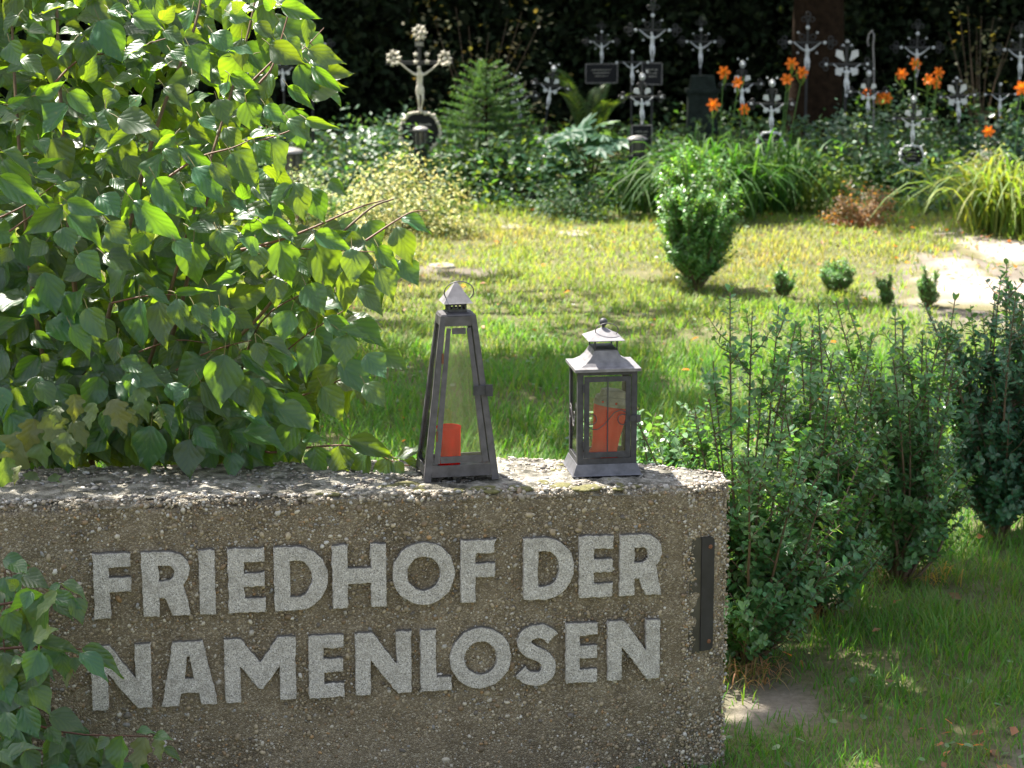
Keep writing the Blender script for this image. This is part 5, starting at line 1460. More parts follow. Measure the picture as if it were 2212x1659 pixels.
def cross(head, feet, Y, style, label, plaque=None, lean=0.0, tone='silver', top=None):
    """cast-iron grave cross; head and feet of the figure are given in picture points, Y is its distance"""
    ph, pf = at_y(*head, Y), at_y(*feet, Y)
    h = np.linalg.norm(ph - pf)                                   # head to feet
    g = float(ground_h(ph[0], Y))
    t = empty('grave_cross', (ph[0], Y, g), label, 'cross', 'iron grave crosses in the graveyard', random.uniform(-.12, .12))
    t.rotation_euler = (0, lean, random.uniform(-.15, .15))
    zh = ph[2] - g                                                # height of the figure's head
    cm, cl_ = (CORPUS_IV, CLOTH_IV) if tone == 'ivory' else (CORPUS, CLOTH)
    fg = sub('corpus', cm, t, (0, -.045 * h - .012, zh), h)
    sub('loincloth', cl_, fg, (0, 0, 0), 1.0)
    f = MB(); w = .085 * h; arm_z = zh + .10 * h; ae = {'rosette': .80, 'medal': .78, 'fan': .72, 'plain': .80, 'flower': .78}[style] * h
    tz = zh + {'rosette': .92, 'medal': .62, 'fan': .72, 'plain': .62, 'flower': .62}[style] * h
    f.box((-w / 2, -.008, -.05), (w / 2, .012, tz)); f.box((-ae, -.009, arm_z - w / 2), (ae, .011, arm_z + w / 2))
    # openwork ends: rings
    k = .13 * h; tr = .022 * h
    if style in ('rosette', 'medal', 'fan'):
        for s in (-1, 1):
            for dx, dz in ((.0, .0), (.0, .17), (.0, -.17), (.15, .0)): curl(f, (s * (ae + dx * h * .9), .0, arm_z + dz * h * .8), k * .6, tr)
        for dx, dz in ((0, 0), (-.14, -.02), (.14, -.02), (0, .15)): curl(f, (dx * h, 0, tz + dz * h), k * .6, tr)
        for sx in (-1, 1):
            for sz in (-1, 1): curl(f, (sx * .19 * h, 0, arm_z + sz * .19 * h), k * .7, tr)
    f.build('iron_frame', M['iron'], t, True)
    y = -.02
    if style == 'rosette':
        for s in (-1, 1): sub('rosette', ROS, t, (s * .60 * h, y, arm_z), .062 * h)
        sub('rosette', ROS, t, (0, y, zh + .62 * h), .075 * h)
        for sx in (-1, 1): sub('trefoil', TRE, t, (sx * .33 * h, y, arm_z + .34 * h), .05 * h); sub('trefoil', TRE, t, (sx * .33 * h, y, arm_z - .36 * h), .048 * h)
    elif style == 'medal':
        sub('medallion', MED, t, (0, y, zh + .95 * h), .12 * h)
        f2 = None
        for sx in (-1, 1):
            sub('ray_ornament', RAY, t, (sx * .12 * h, y, arm_z + .14 * h), .30 * h, (0, sx * R(42), 0)); sub('ray_ornament', RAY, t, (sx * .14 * h, y, arm_z - .16 * h), .24 * h, (0, sx * R(132), 0))
            sub('trefoil', TRE, t, (sx * (ae + .05 * h), y, arm_z), .06 * h); sub('trefoil', TRE, t, (sx * .2 * h, y, zh + 1.16 * h), .05 * h)
    elif style == 'fan':
        for sx in (-1, 1):
            sub('ray_ornament', RAY, t, (sx * .1 * h, y, arm_z + .12 * h), (.32 * h, .3 * h, .46 * h), (0, sx * R(36), 0)); sub('ray_ornament', RAY, t, (sx * .12 * h, y, arm_z - .12 * h), .34 * h, (0, sx * R(130), 0))
            sub('rosette', ROS, t, (sx * ae, y, arm_z), .055 * h); sub('trefoil', TRE, t, (sx * .15 * h, y, tz + .02 * h), .05 * h)
        sub('trefoil', TRE, t, (0, y, tz + .15 * h), .07 * h)
    elif style == 'plain':
        for s in (-1, 1): sub('rosette', ROS, t, (s * ae, y, arm_z), .07 * h)
        sub('rosette', ROS, t, (0, y, tz), .09 * h)
    if style == 'medal':
        q = MB(); q.box((-w / 2, -.006, zh + .62 * h), (w / 2, .010, zh + 1.15 * h)); q.build('top_post', M['iron'], t, True)
    if plaque:
        kind, zw, zhh = plaque                                    # kind, half width, half height in figure heights
        pz = zh - 1.06 * h - zhh * h
        if kind == 'rect':
            b = MB(); b.box((-zw * h, -.022, pz - zhh * h), (zw * h, -.010, pz + zhh * h)); pl = b.build('plaque', M['plaque'], t, True)
            e = MB(); ww = .007
            for s in (-1, 1):
                e.box((s * zw * h - ww / 2, -.027, pz - zhh * h), (s * zw * h + ww / 2, -.022, pz + zhh * h)); e.box((-zw * h + ww / 2, -.027, pz + s * zhh * h - ww / 2), (zw * h - ww / 2, -.022, pz + s * zhh * h + ww / 2))
            e.build('border', M['pewter'], pl, True)
        else:
            a = np.linspace(0, 2 * math.pi, 29)[:-1]
            V = [(zw * h * math.cos(q), yy, pz + zhh * h * math.sin(q)) for yy in (-.024, -.010) for q in a]
            b = MB(); b.add(V, [tuple(range(28)), tuple(range(28, 56))[::-1]] + [(i, i + 28, (i + 1) % 28 + 28, (i + 1) % 28) for i in range(28)], None, False); pl = b.build('plaque', M['plaque'], t, True)
            wr = MB(); rr = np.random.default_rng(5)
            for i in range(52):
                q = 2 * math.pi * i / 52
                for j in range(2):
                    wr.ball((zw * h * 1.06 * math.cos(q) + rr.normal(0, .006), -.028 + rr.normal(0, .006), pz + zhh * h * 1.06 * math.sin(q) + rr.normal(0, .006)), rr.uniform(.055, .085) * zw * h * 1.2, 6, 4)
            wr.build('wreath', M['ivory'] if tone == 'ivory' else M['silver'], pl, True)
        # faded inscription: short broken strokes, no readable words
        ins = MB(); rr = np.random.default_rng(int(head[0]))
        for j in range(3):
            zz = pz + zhh * h * (.35 - .32 * j); x = -zw * h * (.62 - .1 * j)
            while x < zw * h * (.58 - .1 * j):
                l_ = rr.uniform(.006, .014) * (h / .25); ins.box((x, -.0265, zz - .002), (x + l_ * .45, -.0245, zz + rr.uniform(.003, .012) * (h / .25))); x += l_
        ins.build('inscription', M['print'], pl, True)
    return t

# the large cross with silver flowers and wreath
def flower_cross():
    t = cross((906, 145), (915, 238), 18.4, 'flower', 'large black cross with silver flower clusters and ivory figure above a round wreath', ('round', .44, .43), tone='ivory')
    h = np.linalg.norm(at_y(906, 145, 18.4) - at_y(915, 238, 18.4)); zh = at_y(906, 145, 18.4)[2] - float(ground_h(at_y(906, 145, 18.4)[0], 18.4))
    post = MB(); post.box((-.05 * h, -.006, zh + .62 * h), (.05 * h, .010, zh + .95 * h)); post.build('top_post', M['iron'], t, True)
    r = np.random.default_rng(8)
    for cx, cz in ((-.60, .22), (.58, .20), (0, .80)):
        for k in range(8):
            a = k * 2 * math.pi / 7; q = 0 if k == 7 else .125
            sub('star_flower', STAR, t, (cx * h + q * h * math.cos(a), -.03 - .02 * (k == 7), zh + (cz + q * 1.1 * math.sin(a)) * h), .085 * h * r.uniform(.8, 1.1), (0, r.uniform(0, 1), r.normal(0, .3)))
    for x, z in ((-.09, .30), (.17, .30), (-.09, .13), (.17, .13)): sub('star_flower', STAR, t, (x * h, -.03, zh + z * h), .075 * h)
    # INRI board
    bd = MB(); bd.box((-.10 * h, -.018, zh + .47 * h), (.10 * h, -.008, zh + .60 * h)); b = bd.build('title_board', M['iron'], t, True)
    tx = MB(); zz0, zz1 = zh + .49 * h, zh + .58 * h; s_ = .014 * h
    def I(x): tx.box((x - s_ / 2, -.021, zz0), (x + s_ / 2, -.018, zz1))
    def bar2(a, b_): tx.bar((a[0], -.0195, a[1]), (b_[0], -.0195, b_[1]), s_, .003, (0, 1, 0))
    I(-.082 * h); I(-.052 * h); I(-.018 * h); bar2((-.052 * h, zz1), (-.018 * h, zz0)); I(.014 * h)
    bar2((.014 * h, zz1 - s_ / 2), (.042 * h, zz1 - s_ / 2)); bar2((.042 * h, zz1), (.042 * h, (zz0 + zz1) / 2)); bar2((.014 * h, (zz0 + zz1) / 2), (.042 * h, (zz0 + zz1) / 2)); bar2((.022 * h, (zz0 + zz1) / 2), (.046 * h, zz0)); I(.074 * h)
    tx.build('title_letters', M['print'], b, True)
flower_cross()
cross((1299, 94), (1302, 135), 21.3, 'rosette', 'small dark cross standing behind the fern with framed plaque', ('rect', .85, .5))
cross((1410, 71), (1411, 132), 20.6, 'rosette', 'tallest of the dark crosses, silver figure above a large framed plaque', ('rect', .36, .38))
cross((1365, 139), (1364, 182), 20.2, 'plain', 'plain-armed dark cross just left of the large framed plaque')
cross((1386, 215), (1387, 267), 18.7, 'medal', 'cross with silver rays standing behind a grave lantern and plaque', ('rect', .42, .42))
cross((1514, 95), (1518, 145), 21.2, 'rosette', 'dark cross with rosettes on a mossy stone pedestal')
cross((1134, 214), (1136, 262), 18.9, 'medal', 'half hidden cross behind the young spruce, the front one of two', lean=-.08)
cross((1157, 187), (1160, 232), 19.4, 'medal', 'tilted cross right behind another one beside the young spruce', lean=.16)
cross((1602, 187), (1604, 238), 19.4, 'medal', 'cross behind the brightest orange lily with a silver medallion on top')
cross((1667, 230), (1667, 283), 18.6, 'medal', 'cross with pale wreath rising from the daylily leaves', ('round', .52, .46))
cross((1744, 98), (1749, 160), 21.2, 'rosette', 'dark cross in front of the brown tree trunk')
cross((1828, 145), (1824, 208), 19.8, 'fan', 'cross with wide silver fans right of the brown tree trunk')
cross((1875, 203), (1877, 250), 19.0, 'medal', 'cross sunk in rose leaves among the low orange lilies')
cross((1981, 108), (1984, 165), 21.2, 'rosette', 'dark cross above the group of five orange lilies')
cross((1972, 262), (1972, 312), 18.2, 'medal', 'nearest right cross with a black shield plaque above the dry brown bush', ('round', .48, .42))
cross((2084, 212), (2086, 262), 19.3, 'fan', 'cross with one bright silver fan left of the tall rose bush', lean=-.08)
cross((2204, 113), (2208, 170), 21.0, 'rosette', 'dark cross cut off by the right edge of the picture')
cross((2159, 208), (2161, 250), 19.8, 'plain', 'cross almost hidden by the tall rose bush')
cross((673, 100), (676, 150), 20.6, 'rosette', 'dark cross half hidden by the topmost leaves of the dogwood')
cross((612, 150), (614, 195), 19.6, 'medal', 'cross mostly covered by the dogwood leaves')

# stone pedestal, hook, grave lanterns, loose stones
def pedestal():
    c = at_y(1517, 200, 21.05); g = 0
    t = empty('stone_pedestal', (c[0], 21.05, 0), 'mossy stone pedestal carrying a dark cross', 'pedestal')
    b = MB(); zt = at_y(1517, 187, 21.05)[2]
    pyramid(b, .14, .12, -.02, .13, .11, zt - .05); pyramid(b, .15, .13, zt - .05, .15, .13, zt - .02); b.build('block', M['greystone_dark'], t, True)
    c2_ = MB(); pyramid(c2_, .12, .1, zt - .02, .10, .085, zt + .10); c2_.build('upper_block', M['greystone_dark'], t, True)
pedestal()
def hook():
    a = at_y(1888, 260, 20.4); t = MB()
    P = [at_y(x, y, 20.4) for x, y in ((1888, 300), (1888, 145), (1886, 100), (1888, 76), (1884, 66), (1877, 74), (1874, 90), (1876, 100))]
    P[0][2] = -.03
    mb = MB(); mb.tube(np.array(P), .008, 7)
    o = mb.build('shepherd_hook', M['pewter'], None, label='thin pale shepherd hook pole between two dark crosses', cat='hook')
hook()
def grave_lantern(px, py_top, py_bot, wpx, Y, label, rooftype):
    b = at_y(px, py_bot, Y); tt = at_y(px, py_top, Y); h = tt[2] - b[2]; r = wpx * Y / F / 2
    z0 = float(ground_h(b[0], Y))
    t = empty('grave_lantern', (b[0], Y, z0), label, 'lantern', 'grave lanterns in the beds')
    zb = b[2] - z0
    # foot or block under it, down to the soil
    ft = MB(); ft.lathe([(.0005, -.03), (r * .9, -.03), (r * .85, zb * .9), (r * .95, zb), (.0005, zb)], 6 if rooftype == 'hex' else 16, smooth=False); ft.build('foot', M['greystone_dark'], t, True)
    n = 6 if rooftype == 'hex' else 14
    bd = MB()
    k = .78 if rooftype == 'hex' else .95
    bd.lathe([(r * k * .92, zb), (r * k, zb + .03 * h), (r * k * .8, zb + .05 * h)], n, smooth=False)
    for i in range(6):
        a = i * math.pi / 3; bd.bar((r * k * .86 * math.cos(a), r * k * .86 * math.sin(a), zb + .03 * h), (r * k * math.cos(a), r * k * math.sin(a), zb + .8 * h), .012, .012, (0, 1, 0.1))
    bd.lathe([(r * k * .9, zb + .76 * h), (r * k * 1.02, zb + .78 * h), (r * k * 1.02, zb + .82 * h)], n, smooth=False)
    bd.build('frame', M['iron'], t, True)
    gl = MB(); gl.lathe([(r * k * .78, zb + .04 * h), (r * k * .88, zb + .78 * h)], n, smooth=False); gl.build('glass_pane', M['pane_dark'], t, True)
    rf = MB()
    if rooftype == 'hex': rf.lathe([(r * .85, zb + .80 * h), (r * 1.05, zb + .80 * h), (r * 1.0, zb + .86 * h), (r * .45, zb + .97 * h), (.0005, zb + h)], 6, smooth=False)
    else: rf.lathe([(r * 1.08, zb + .82 * h), (r * 1.08, zb + .88 * h), (r * .9, zb + .93 * h), (r * .5, zb + .98 * h), (.0005, zb + h)], 18)
    rf.build('roof', M['pewter'], t, True)
M['pane_dark'] = plain('smoky_glass', (0.09, 0.085, 0.085), 0.25, 0, 0.3, 25)
grave_lantern(909, 272, 322, 31, 18.0, 'round grave lantern with a flat pale lid in front of the wreath', 'round')
grave_lantern(1376, 292, 336, 44, 17.9, 'six-sided grave lantern with a wide roof in front of the framed plaque', 'hex')
grave_lantern(627, 318, 385, 54, 17.6, 'broad grave lantern with a pale lid half behind the dogwood', 'round')

def flat_stone(px, py, wpx, dpx, label, mat='stonegrey', hgt=.018):
    c = gpt(px, py); w = wpx * c[1] / F
    rr = np.random.default_rng(int(px)); a = np.linspace(0, 2 * math.pi, 15)[:-1]
    k = rr.uniform(.82, 1.15, 14); d = w * 1.1
    mb = MB(); V = []
    for s, z in ((1.04, -.02), (1.02, hgt * .6), (.93, hgt), (.02, hgt * 1.1)): V.append(np.column_stack([w / 2 * k * s * np.cos(a), d / 2 * k * s * np.sin(a), np.full(14, z)]))
    mb.add(np.concatenate(V), [(i * 14 + j, i * 14 + (j + 1) % 14, (i + 1) * 14 + (j + 1) % 14, (i + 1) * 14 + j) for i in range(3) for j in range(14)])
    o = mb.build('flat_stone', M[mat], None, True, label=label, cat='stone', group='flat stones in the lawn'); o.location = tuple(c)
flat_stone(1242, 503, 70, 8, 'pale flat stone sunk in the grass below the ferns')
flat_stone(1108, 488, 55, 8, 'pale flat stone in the grass beside the golden bush')
flat_stone(955, 578, 60, 10, 'pale flat stone beside the right tips of the dogwood')
c = gpt(1147, 440)
mb = MB(); mb.ball((0, 0, .045), .055, 14, 9, None, (1, 1, .95)); o = mb.build('black_ball', M['iron'], None, True, label='black rounded stone at the edge of the flower bed', cat='stone'); o.location = tuple(c)

# ================================================================== PLANTS IN THE BEDS
def mound(name, px, py, wpx, hpx, Y, n, leaf, col, label, cat='bush', mat='fol', group=None, kind=None, ar=.55, up=.8, dark=None, stems=6, depth=None, z_lift=0.0):
    """leafy bush whose leaves fill a rounded volume; py is its foot"""
    b = at_y(px, py, Y); g = float(ground_h(b[0], Y))
    w = wpx * Y / F / 2; h = hpx * Y / F; d = depth or w * .8
    z0 = g + z_lift
    t = empty(name, (b[0], Y, g), label, cat, group)
    st = MB()
    for k in range(stems):
        a = rng.uniform(0, 6.28); e = np.array([b[0] + w * .6 * math.cos(a), Y + d * .6 * math.sin(a), z0 + h * rng.uniform(.6, .9)])
        st.tube(np.array([[b[0] + rng.normal(0, .03), Y + rng.normal(0, .03), g - .03], [(b[0] + e[0]) / 2, (Y + e[1]) / 2, z0 + h * .4], e]), [.008, .005, .002], 5)
    st.build('stems', M['twig'], t)
    nc = max(8, n // 22)
    dirs = rand_dirs(nc); dirs[:, 2] = np.abs(dirs[:, 2]); rr = rng.random((nc, 1)) ** .4
    cc = dirs * rr
    k = rng.integers(nc, size=n)
    p = cc[k] + rng.normal(0, .11, (n, 3))
    P = np.array([b[0], Y, z0]) + p * [w, d, h]
    P[:, 2] = np.maximum(P[:, 2], g + .01)
    N = rand_dirs(n) * .7 + p * .5 + np.array([0, -.15, up])
    D = np.cross(N, rand_dirs(n)) + p * .4
    c_ = tint(col, n, .3)
    if dark is not None:
        m = rng.random(n) < dark[1]; c_[m] = tint(dark[0], int(m.sum()), .3)
    lf = MB(); lf.cards(T_OVAL if leaf > .04 else T_LEAF, P, D, N, leaf * rng.uniform(.6, 1.3, n), leaf * ar * rng.uniform(.7, 1.2, n), c_)
    lf.build('foliage', M[mat], t)
    return t

mound('euonymus_bush', 875, 480, 320, 160, 16.6, 6000, .033, (.46, .46, .17), 'bushy golden variegated shrub in full sun', 'bush', 'fol_pale', dark=((.06, .11, .03), .42), stems=8)
mound('variegated_bush', 640, 470, 260, 140, 16.9, 2600, .032, (.30, .36, .14), 'lower pale green shrub between the dogwood and the golden bush', 'bush', 'fol_pale', dark=((.05, .10, .03), .5))
mound('laurel_bush', 700, 360, 150, 60, 17.3, 300, .07, (.07, .16, .03), 'narrow-leaved shrub with upright shiny leaves behind the golden bush', 'bush', 'fol_gloss', ar=.28)
mound('ivy_bush', 800, 350, 350, 190, 18.6, 2200, .05, (.035, .085, .045), 'dark leafy shrub left of the large white cross', 'bush', 'fol_gloss', ar=.75)
mound('ivy_bush', 985, 290, 190, 130, 19.2, 900, .05, (.03, .075, .05), 'dark leafy shrub right behind the large white cross', 'bush', 'fol_gloss', ar=.75)
mound('rose_bush', 1890, 440, 330, 205, 18.9, 2600, .042, (.075, .13, .085), 'spreading rose bush with pale leaves above the dry brown bush', 'bush', 'fol_gloss', ar=.7)
mound('rose_bush', 1790, 340, 240, 165, 19.3, 1300, .045, (.03, .08, .045), 'dark rose bush below the brown tree trunk', 'bush', 'fol_gloss', ar=.7)
mound('rose_bush', 2150, 340, 160, 200, 19.0, 1000, .06, (.04, .09, .055), 'tall loose rose bush at the right edge of the graveyard', 'bush', 'fol_gloss', ar=.75)
mound('silver_bush', 2130, 400, 170, 110, 18.3, 1300, .035, (.19, .22, .20), 'silver-leaved shrub behind the single orange lily', 'bush', 'fol', ar=.7)
mound('ground_shrub', 2040, 450, 260, 95, 17.6, 1500, .04, (.04, .10, .04), 'low green shrub spreading left of the sunlit daylily clump', 'bush', 'fol', ar=.7)
mound('periwinkle_bush', 1240, 420, 300, 80, 17.4, 1500, .035, (.035, .09, .035), 'low weedy shrub at the foot of the hellebore', 'bush', 'fol', ar=.6)
mound('lavender_bush', 1470, 330, 170, 80, 18.7, 900, .03, (.10, .11, .08), 'grey herb bush with purple tips among the daylilies', 'bush', 'fol', dark=((.09, .05, .13), .15), ar=.4)
mound('dry_bush', 1865, 458, 165, 95, 16.9, 1700, .03, (.22, .155, .085), 'withered brown bush at the edge of the lawn', 'bush', 'fol', dark=((.10, .07, .035), .45), ar=.6)
mound('heather_ring', 1850, 462, 200, 22, 16.9, 420, .025, (.16, .055, .03), 'reddish creeping plant round the foot of the withered bush', 'plant', 'fol', ar=.5, stems=3)
mound('understorey_bush', 1030, 300, 480, 330, 22.3, 420, .06, (.10, .11, .06), 'thin bush with sunlit specks painted as pale leaves in the dark wood behind the large white cross', 'bush', 'fol', ar=.6, stems=9, depth=.5)  # both understorey bushes: sunlit specks put into the leaf colour
mound('understorey_bush', 2110, 300, 230, 330, 22.5, 240, .06, (.085, .10, .05), 'thin bush with sunlit specks painted as pale leaves in the dark wood at the right edge', 'bush', 'fol', ar=.6, stems=9, depth=.5)
mound('ivy_bush', 1150, 400, 260, 130, 18.3, 1100, .05, (.035, .09, .045), 'dark leafy shrub filling the gap right of the young spruce', 'bush', 'fol_gloss', ar=.75)
mound('peony_bush', 1440, 330, 200, 110, 18.9, 800, .055, (.04, .10, .045), 'dark leafy shrub right of the six-sided grave lantern', 'bush', 'fol_gloss', ar=.5)
mound('rose_bush', 2030, 310, 200, 120, 19.4, 900, .045, (.04, .10, .05), 'dark rose bush behind the five orange lilies', 'bush', 'fol_gloss', ar=.7)
mound('leafy_shrub', 560, 330, 260, 120, 19.0, 900, .05, (.035, .085, .04), 'dark shrub seen through gaps in the dogwood', 'bush', 'fol_gloss', ar=.7)

# undergrowth filling the beds: nobody could count it
ug = MB(); n = 30000
x = rng.uniform(-6, 6.2, n); y = 17.6 + rng.random(n) ** 1.3 * 4.8
edge = 17.5 + .5 * noise2(x * .9, x * 0 + 4)
ok = y > edge; x, y = x[ok], y[ok]; n = len(x)
z = ground_h(x, y) + rng.random(n) ** 1.6 * (.16 + .50 * noise2(x * 1.1 + 9, y * 1.1))
N = rand_dirs(n) * .7 + np.array([0, -.1, .8])
ug.cards(T_LEAF, np.stack([x, y, z], -1), np.cross(N, rand_dirs(n)), N, rng.uniform(.035, .09, n), rng.uniform(.022, .055, n), tint((.04, .10, .04), n, .45, .3))
ug.build('undergrowth', M['fol'], label='mixed low leaves covering the flower beds', cat='undergrowth', kind='stuff')

# young spruce
def spruce(px, py_top, py_bot, Y, wpx, label):
    b = at_y(px, py_bot, Y); tt = at_y(px, py_top, Y); g = float(ground_h(b[0], Y)); h = tt[2] - g; w = wpx * Y / F / 2
    base = np.array([b[0], Y, g])
    t = empty('spruce', base, label, 'tree')
    tk, nd = MB(), MB()
    tk.tube(np.array([base + [0, 0, -.03], base + [.004, 0, h * .5], base + [0, 0, h]]), [.014, .010, .003], 7)
    P, D, N = [], [], []
    def needles(p0, p1, dens=230):
        ax = p1 - p0; ln = np.linalg.norm(ax); ax = ax / ln; k = max(8, int(ln * dens * 1.3))
        f = rng.random(k); o = rand_dirs(k); o -= ax * (o @ ax)[:, None]; o /= np.linalg.norm(o, axis=1, keepdims=True)
        P.append(p0 + (p1 - p0) * f[:, None]); D.append(o * .75 + ax * .8); N.append(np.cross(o, ax) + rng.normal(0, .3, (k, 3)))
    z = h * .93
    needles(base + [0, 0, h * .88], base + [0, 0, h], 300)
    while z > .05:
        f = 1 - z / h; nb = int(5 + 8 * f)
        a0 = rng.uniform(0, 6.28)
        for k in range(nb):
            a = a0 + k * 2 * math.pi / nb + rng.normal(0, .15); ln = w * (.10 + .95 * f ** .8) * rng.uniform(.8, 1.1)
            p = base + np.array([0, 0, z]); e = p + np.array([math.cos(a) * ln, math.sin(a) * ln, ln * (.55 - .65 * f)])
            tk.tube(np.array([p, e]), [.004, .001], 4, None, False)
            needles(p + (e - p) * .1, e)
            for s in (-1, 1):
                for q in np.arange(.3, .95, .16):
                    bp = p + (e - p) * q; l2 = ln * .38 * (1 - q * .6); a2 = a + s * .85
                    needles(bp, bp + np.array([math.cos(a2) * l2, math.sin(a2) * l2, l2 * .15]), 190)
        z -= h * (.052 + .015 * rng.random())
    tk.build('trunk', M['bark'], t)
    P, D, N = map(np.concatenate, (P, D, N)); n = len(P)
    nd.cards(T_NEEDLE, P, D, N, rng.uniform(.018, .030, n), rng.uniform(.005, .008, n), tint((.03, .085, .038), n, .35, .15))
    nd.build('crown', M['fol'], t)
spruce(1050, 128, 420, 18.7, 340, 'young spruce tree between two crosses')

# hellebore: palmate leaves, each a part
def hellebore():
    c = at_y(1272, 350, 18.1); base = np.array([c[0], 18.3, float(ground_h(c[0], 18.3))])
    t = empty('hellebore', base, 'round clump of bluish hand-shaped hellebore leaves', 'plant')
    mb = MB(); k = 7; a = np.array([R(-96 + 32 * i) for i in range(k)])
    Dd = np.stack([np.sin(a), np.cos(a), np.full(k, -.12)], -1)
    mb.cards(T_OVAL, np.zeros((k, 3)), Dd, np.tile([0, 0, 1.0], (k, 1)), 1 - .25 * np.abs(a) / 1.7, .30, np.tile([.045, .11, .07], (k, 1)))
    me = mb.mesh('hellebore_leaf', M['fol'])
    sb = MB()
    for i in range(80):
        q = rand_dirs(1)[0]; q[2] = abs(q[2]); p = base + q * np.array([.42, .34, .58]) * rng.uniform(.75, 1.0) + [0, 0, .06]
        n0 = q * .6 + np.array([0, -.25, .8]) + rng.normal(0, .15, 3); d = q * [1, 1, 0] + [0, 0, -.1] + rng.normal(0, .2, 3)
        put_leaf(t, me, p, d, n0, rng.uniform(.13, .19), rng.uniform(.13, .19))
        sb.tube(np.array([base + [0, 0, -.02], (base + p) / 2 + [0, 0, .06], p]), [.004, .003, .002], 4, (.6, 1, .5), False)
    sb.build('stalks', M['twig'], t, kind='stuff')
hellebore()

def fern():
    c = at_y(1272, 215, 19.7); base = np.array([c[0], 19.7, float(ground_h(c[0], 19.7)) + .02])
    t = empty('fern', base, 'arching fern in front of a framed plaque', 'fern')
    h = at_y(1272, 140, 19.7)[2] - base[2]
    for i in range(13):
        a = i * 2 * math.pi / 13 + rng.normal(0, .2); ln = rng.uniform(.3, .42); hh = h * rng.uniform(.7, 1.05)
        f = np.linspace(0, 1, 15)
        pts = base + np.stack([math.cos(a) * ln * f ** 1.3, math.sin(a) * ln * f ** 1.3, hh * np.sin(f * 2.0) / math.sin(2.0) * np.where(f < 2, 1, 1) * (1.0)], -1)
        pts[:, 2] = base[2] + hh * (1.75 * f - .85 * f * f)
        mb = MB(); mb.tube(pts, np.linspace(.004, .001, 15), 4, (.08, .12, .03), False)
        tg = np.gradient(pts, axis=0); tg /= np.linalg.norm(tg, axis=1, keepdims=True)
        sd = np.cross(tg, [0, 0, 1.0]); sd /= np.maximum(np.linalg.norm(sd, axis=1, keepdims=True), 1e-6)
        ff = np.linspace(.12, .99, 26)
        for s in (-1, 1):
            pp = np.stack([np.interp(ff, f, pts[:, j]) for j in range(3)], -1); tt = np.stack([np.interp(ff, f, tg[:, j]) for j in range(3)], -1); ss = np.stack([np.interp(ff, f, sd[:, j]) for j in range(3)], -1)
            mb.cards(T_LEAF2, pp, ss * s + tt * .5, np.cross(ss, tt) * -1 + [0, 0, .6], .085 * np.sin(np.clip(ff * 1.1, 0, 1) * math.pi * .92) ** .8 + .008, .02, tint((.035, .08, .02), 26, .25))
        mb.build('frond', M['fol'], t)
fern()

# daylilies
def blades(mb, base, n, ln, col, width=.018, spread=.25, seed=0, up=1.0, seg=7):
    r = np.random.default_rng(seed)
    for i in range(n):
        a = r.uniform(0, 2 * math.pi); L_ = ln * r.uniform(.6, 1.1); dr = r.uniform(.2, .95); q0 = base + np.array([*r.normal(0, spread * .25, 2), -.01])
        f = np.linspace(0, 1, seg)
        hor = L_ * .75 * dr * (f ** 1.25); ver = L_ * up * (1.05 * f - (.45 + .55 * dr) * f ** 2.3)
        c = np.stack([q0[0] + np.cos(a) * hor, q0[1] + np.sin(a) * hor, q0[2] + ver], -1)
        sd = np.array([-math.sin(a), math.cos(a), 0]) * width / 2
        wv = np.sin(np.clip(.18 + f * .82, 0, 1) * math.pi)[:, None] ** .6
        cr = np.array([math.cos(a), math.sin(a), 0]) * 0
        Vv = np.empty((seg * 3, 3)); Vv[0::3] = c - sd * wv; Vv[1::3] = c - np.array([0, 0, width * .22]) * wv; Vv[2::3] = c + sd * wv
        Vv[:, 2] = np.maximum(Vv[:, 2], .005)
        k = r.uniform(.7, 1.3); cc = np.array(col) * k * [r.uniform(.8, 1.5), 1, 1]
        fs = []
        for j in range(seg - 1): fs += [(3 * j, 3 * j + 1, 3 * j + 4, 3 * j + 3), (3 * j + 1, 3 * j + 2, 3 * j + 5, 3 * j + 4)]
        mb.add(Vv, np.array(fs), cc, True)

def petal_flower():
    mb = MB()
    for k in range(6):
        a = k * math.pi / 3; w = .36 if k % 2 == 0 else .27
        d = np.array([math.cos(a), math.sin(a), 0]); s = np.array([-math.sin(a), math.cos(a), 0])
        V = []
        for f, r_, z in ((0, .03, -.5), (.35, .28, 0.02), (.7, .7, .22), (1, 1.0, .08)):
            ww = w * (.25, .75, 1, .05)[int(round(f * 3)) if f < 1 else 3]
            V += [d * r_ - s * ww * .8 + [0, 0, z], d * r_ + [0, 0, z - .05], d * r_ + s * ww * .8 + [0, 0, z]]
        fs = []
        for j in range(3): fs += [(3 * j, 3 * j + 1, 3 * j + 4, 3 * j + 3), (3 * j + 1, 3 * j + 2, 3 * j + 5, 3 * j + 4)]
        col = np.array([(.90, .36, .03)] * 3 + [(.90, .25, .02)] * 3 + [(.90, .20, .018)] * 6)
        mb.add(V, np.array(fs), col)
    for k in range(5): mb.tube(np.array([(0, 0, -.4), (.1 * math.cos(k), .1 * math.sin(k), .1), (.22 * math.cos(k * 1.3), .22 * math.sin(k * 1.3), .45)]), .02, 4, (.5, .2, .02), False)
    return mb.mesh('lily_flower', M['orange'])
LILY = petal_flower()
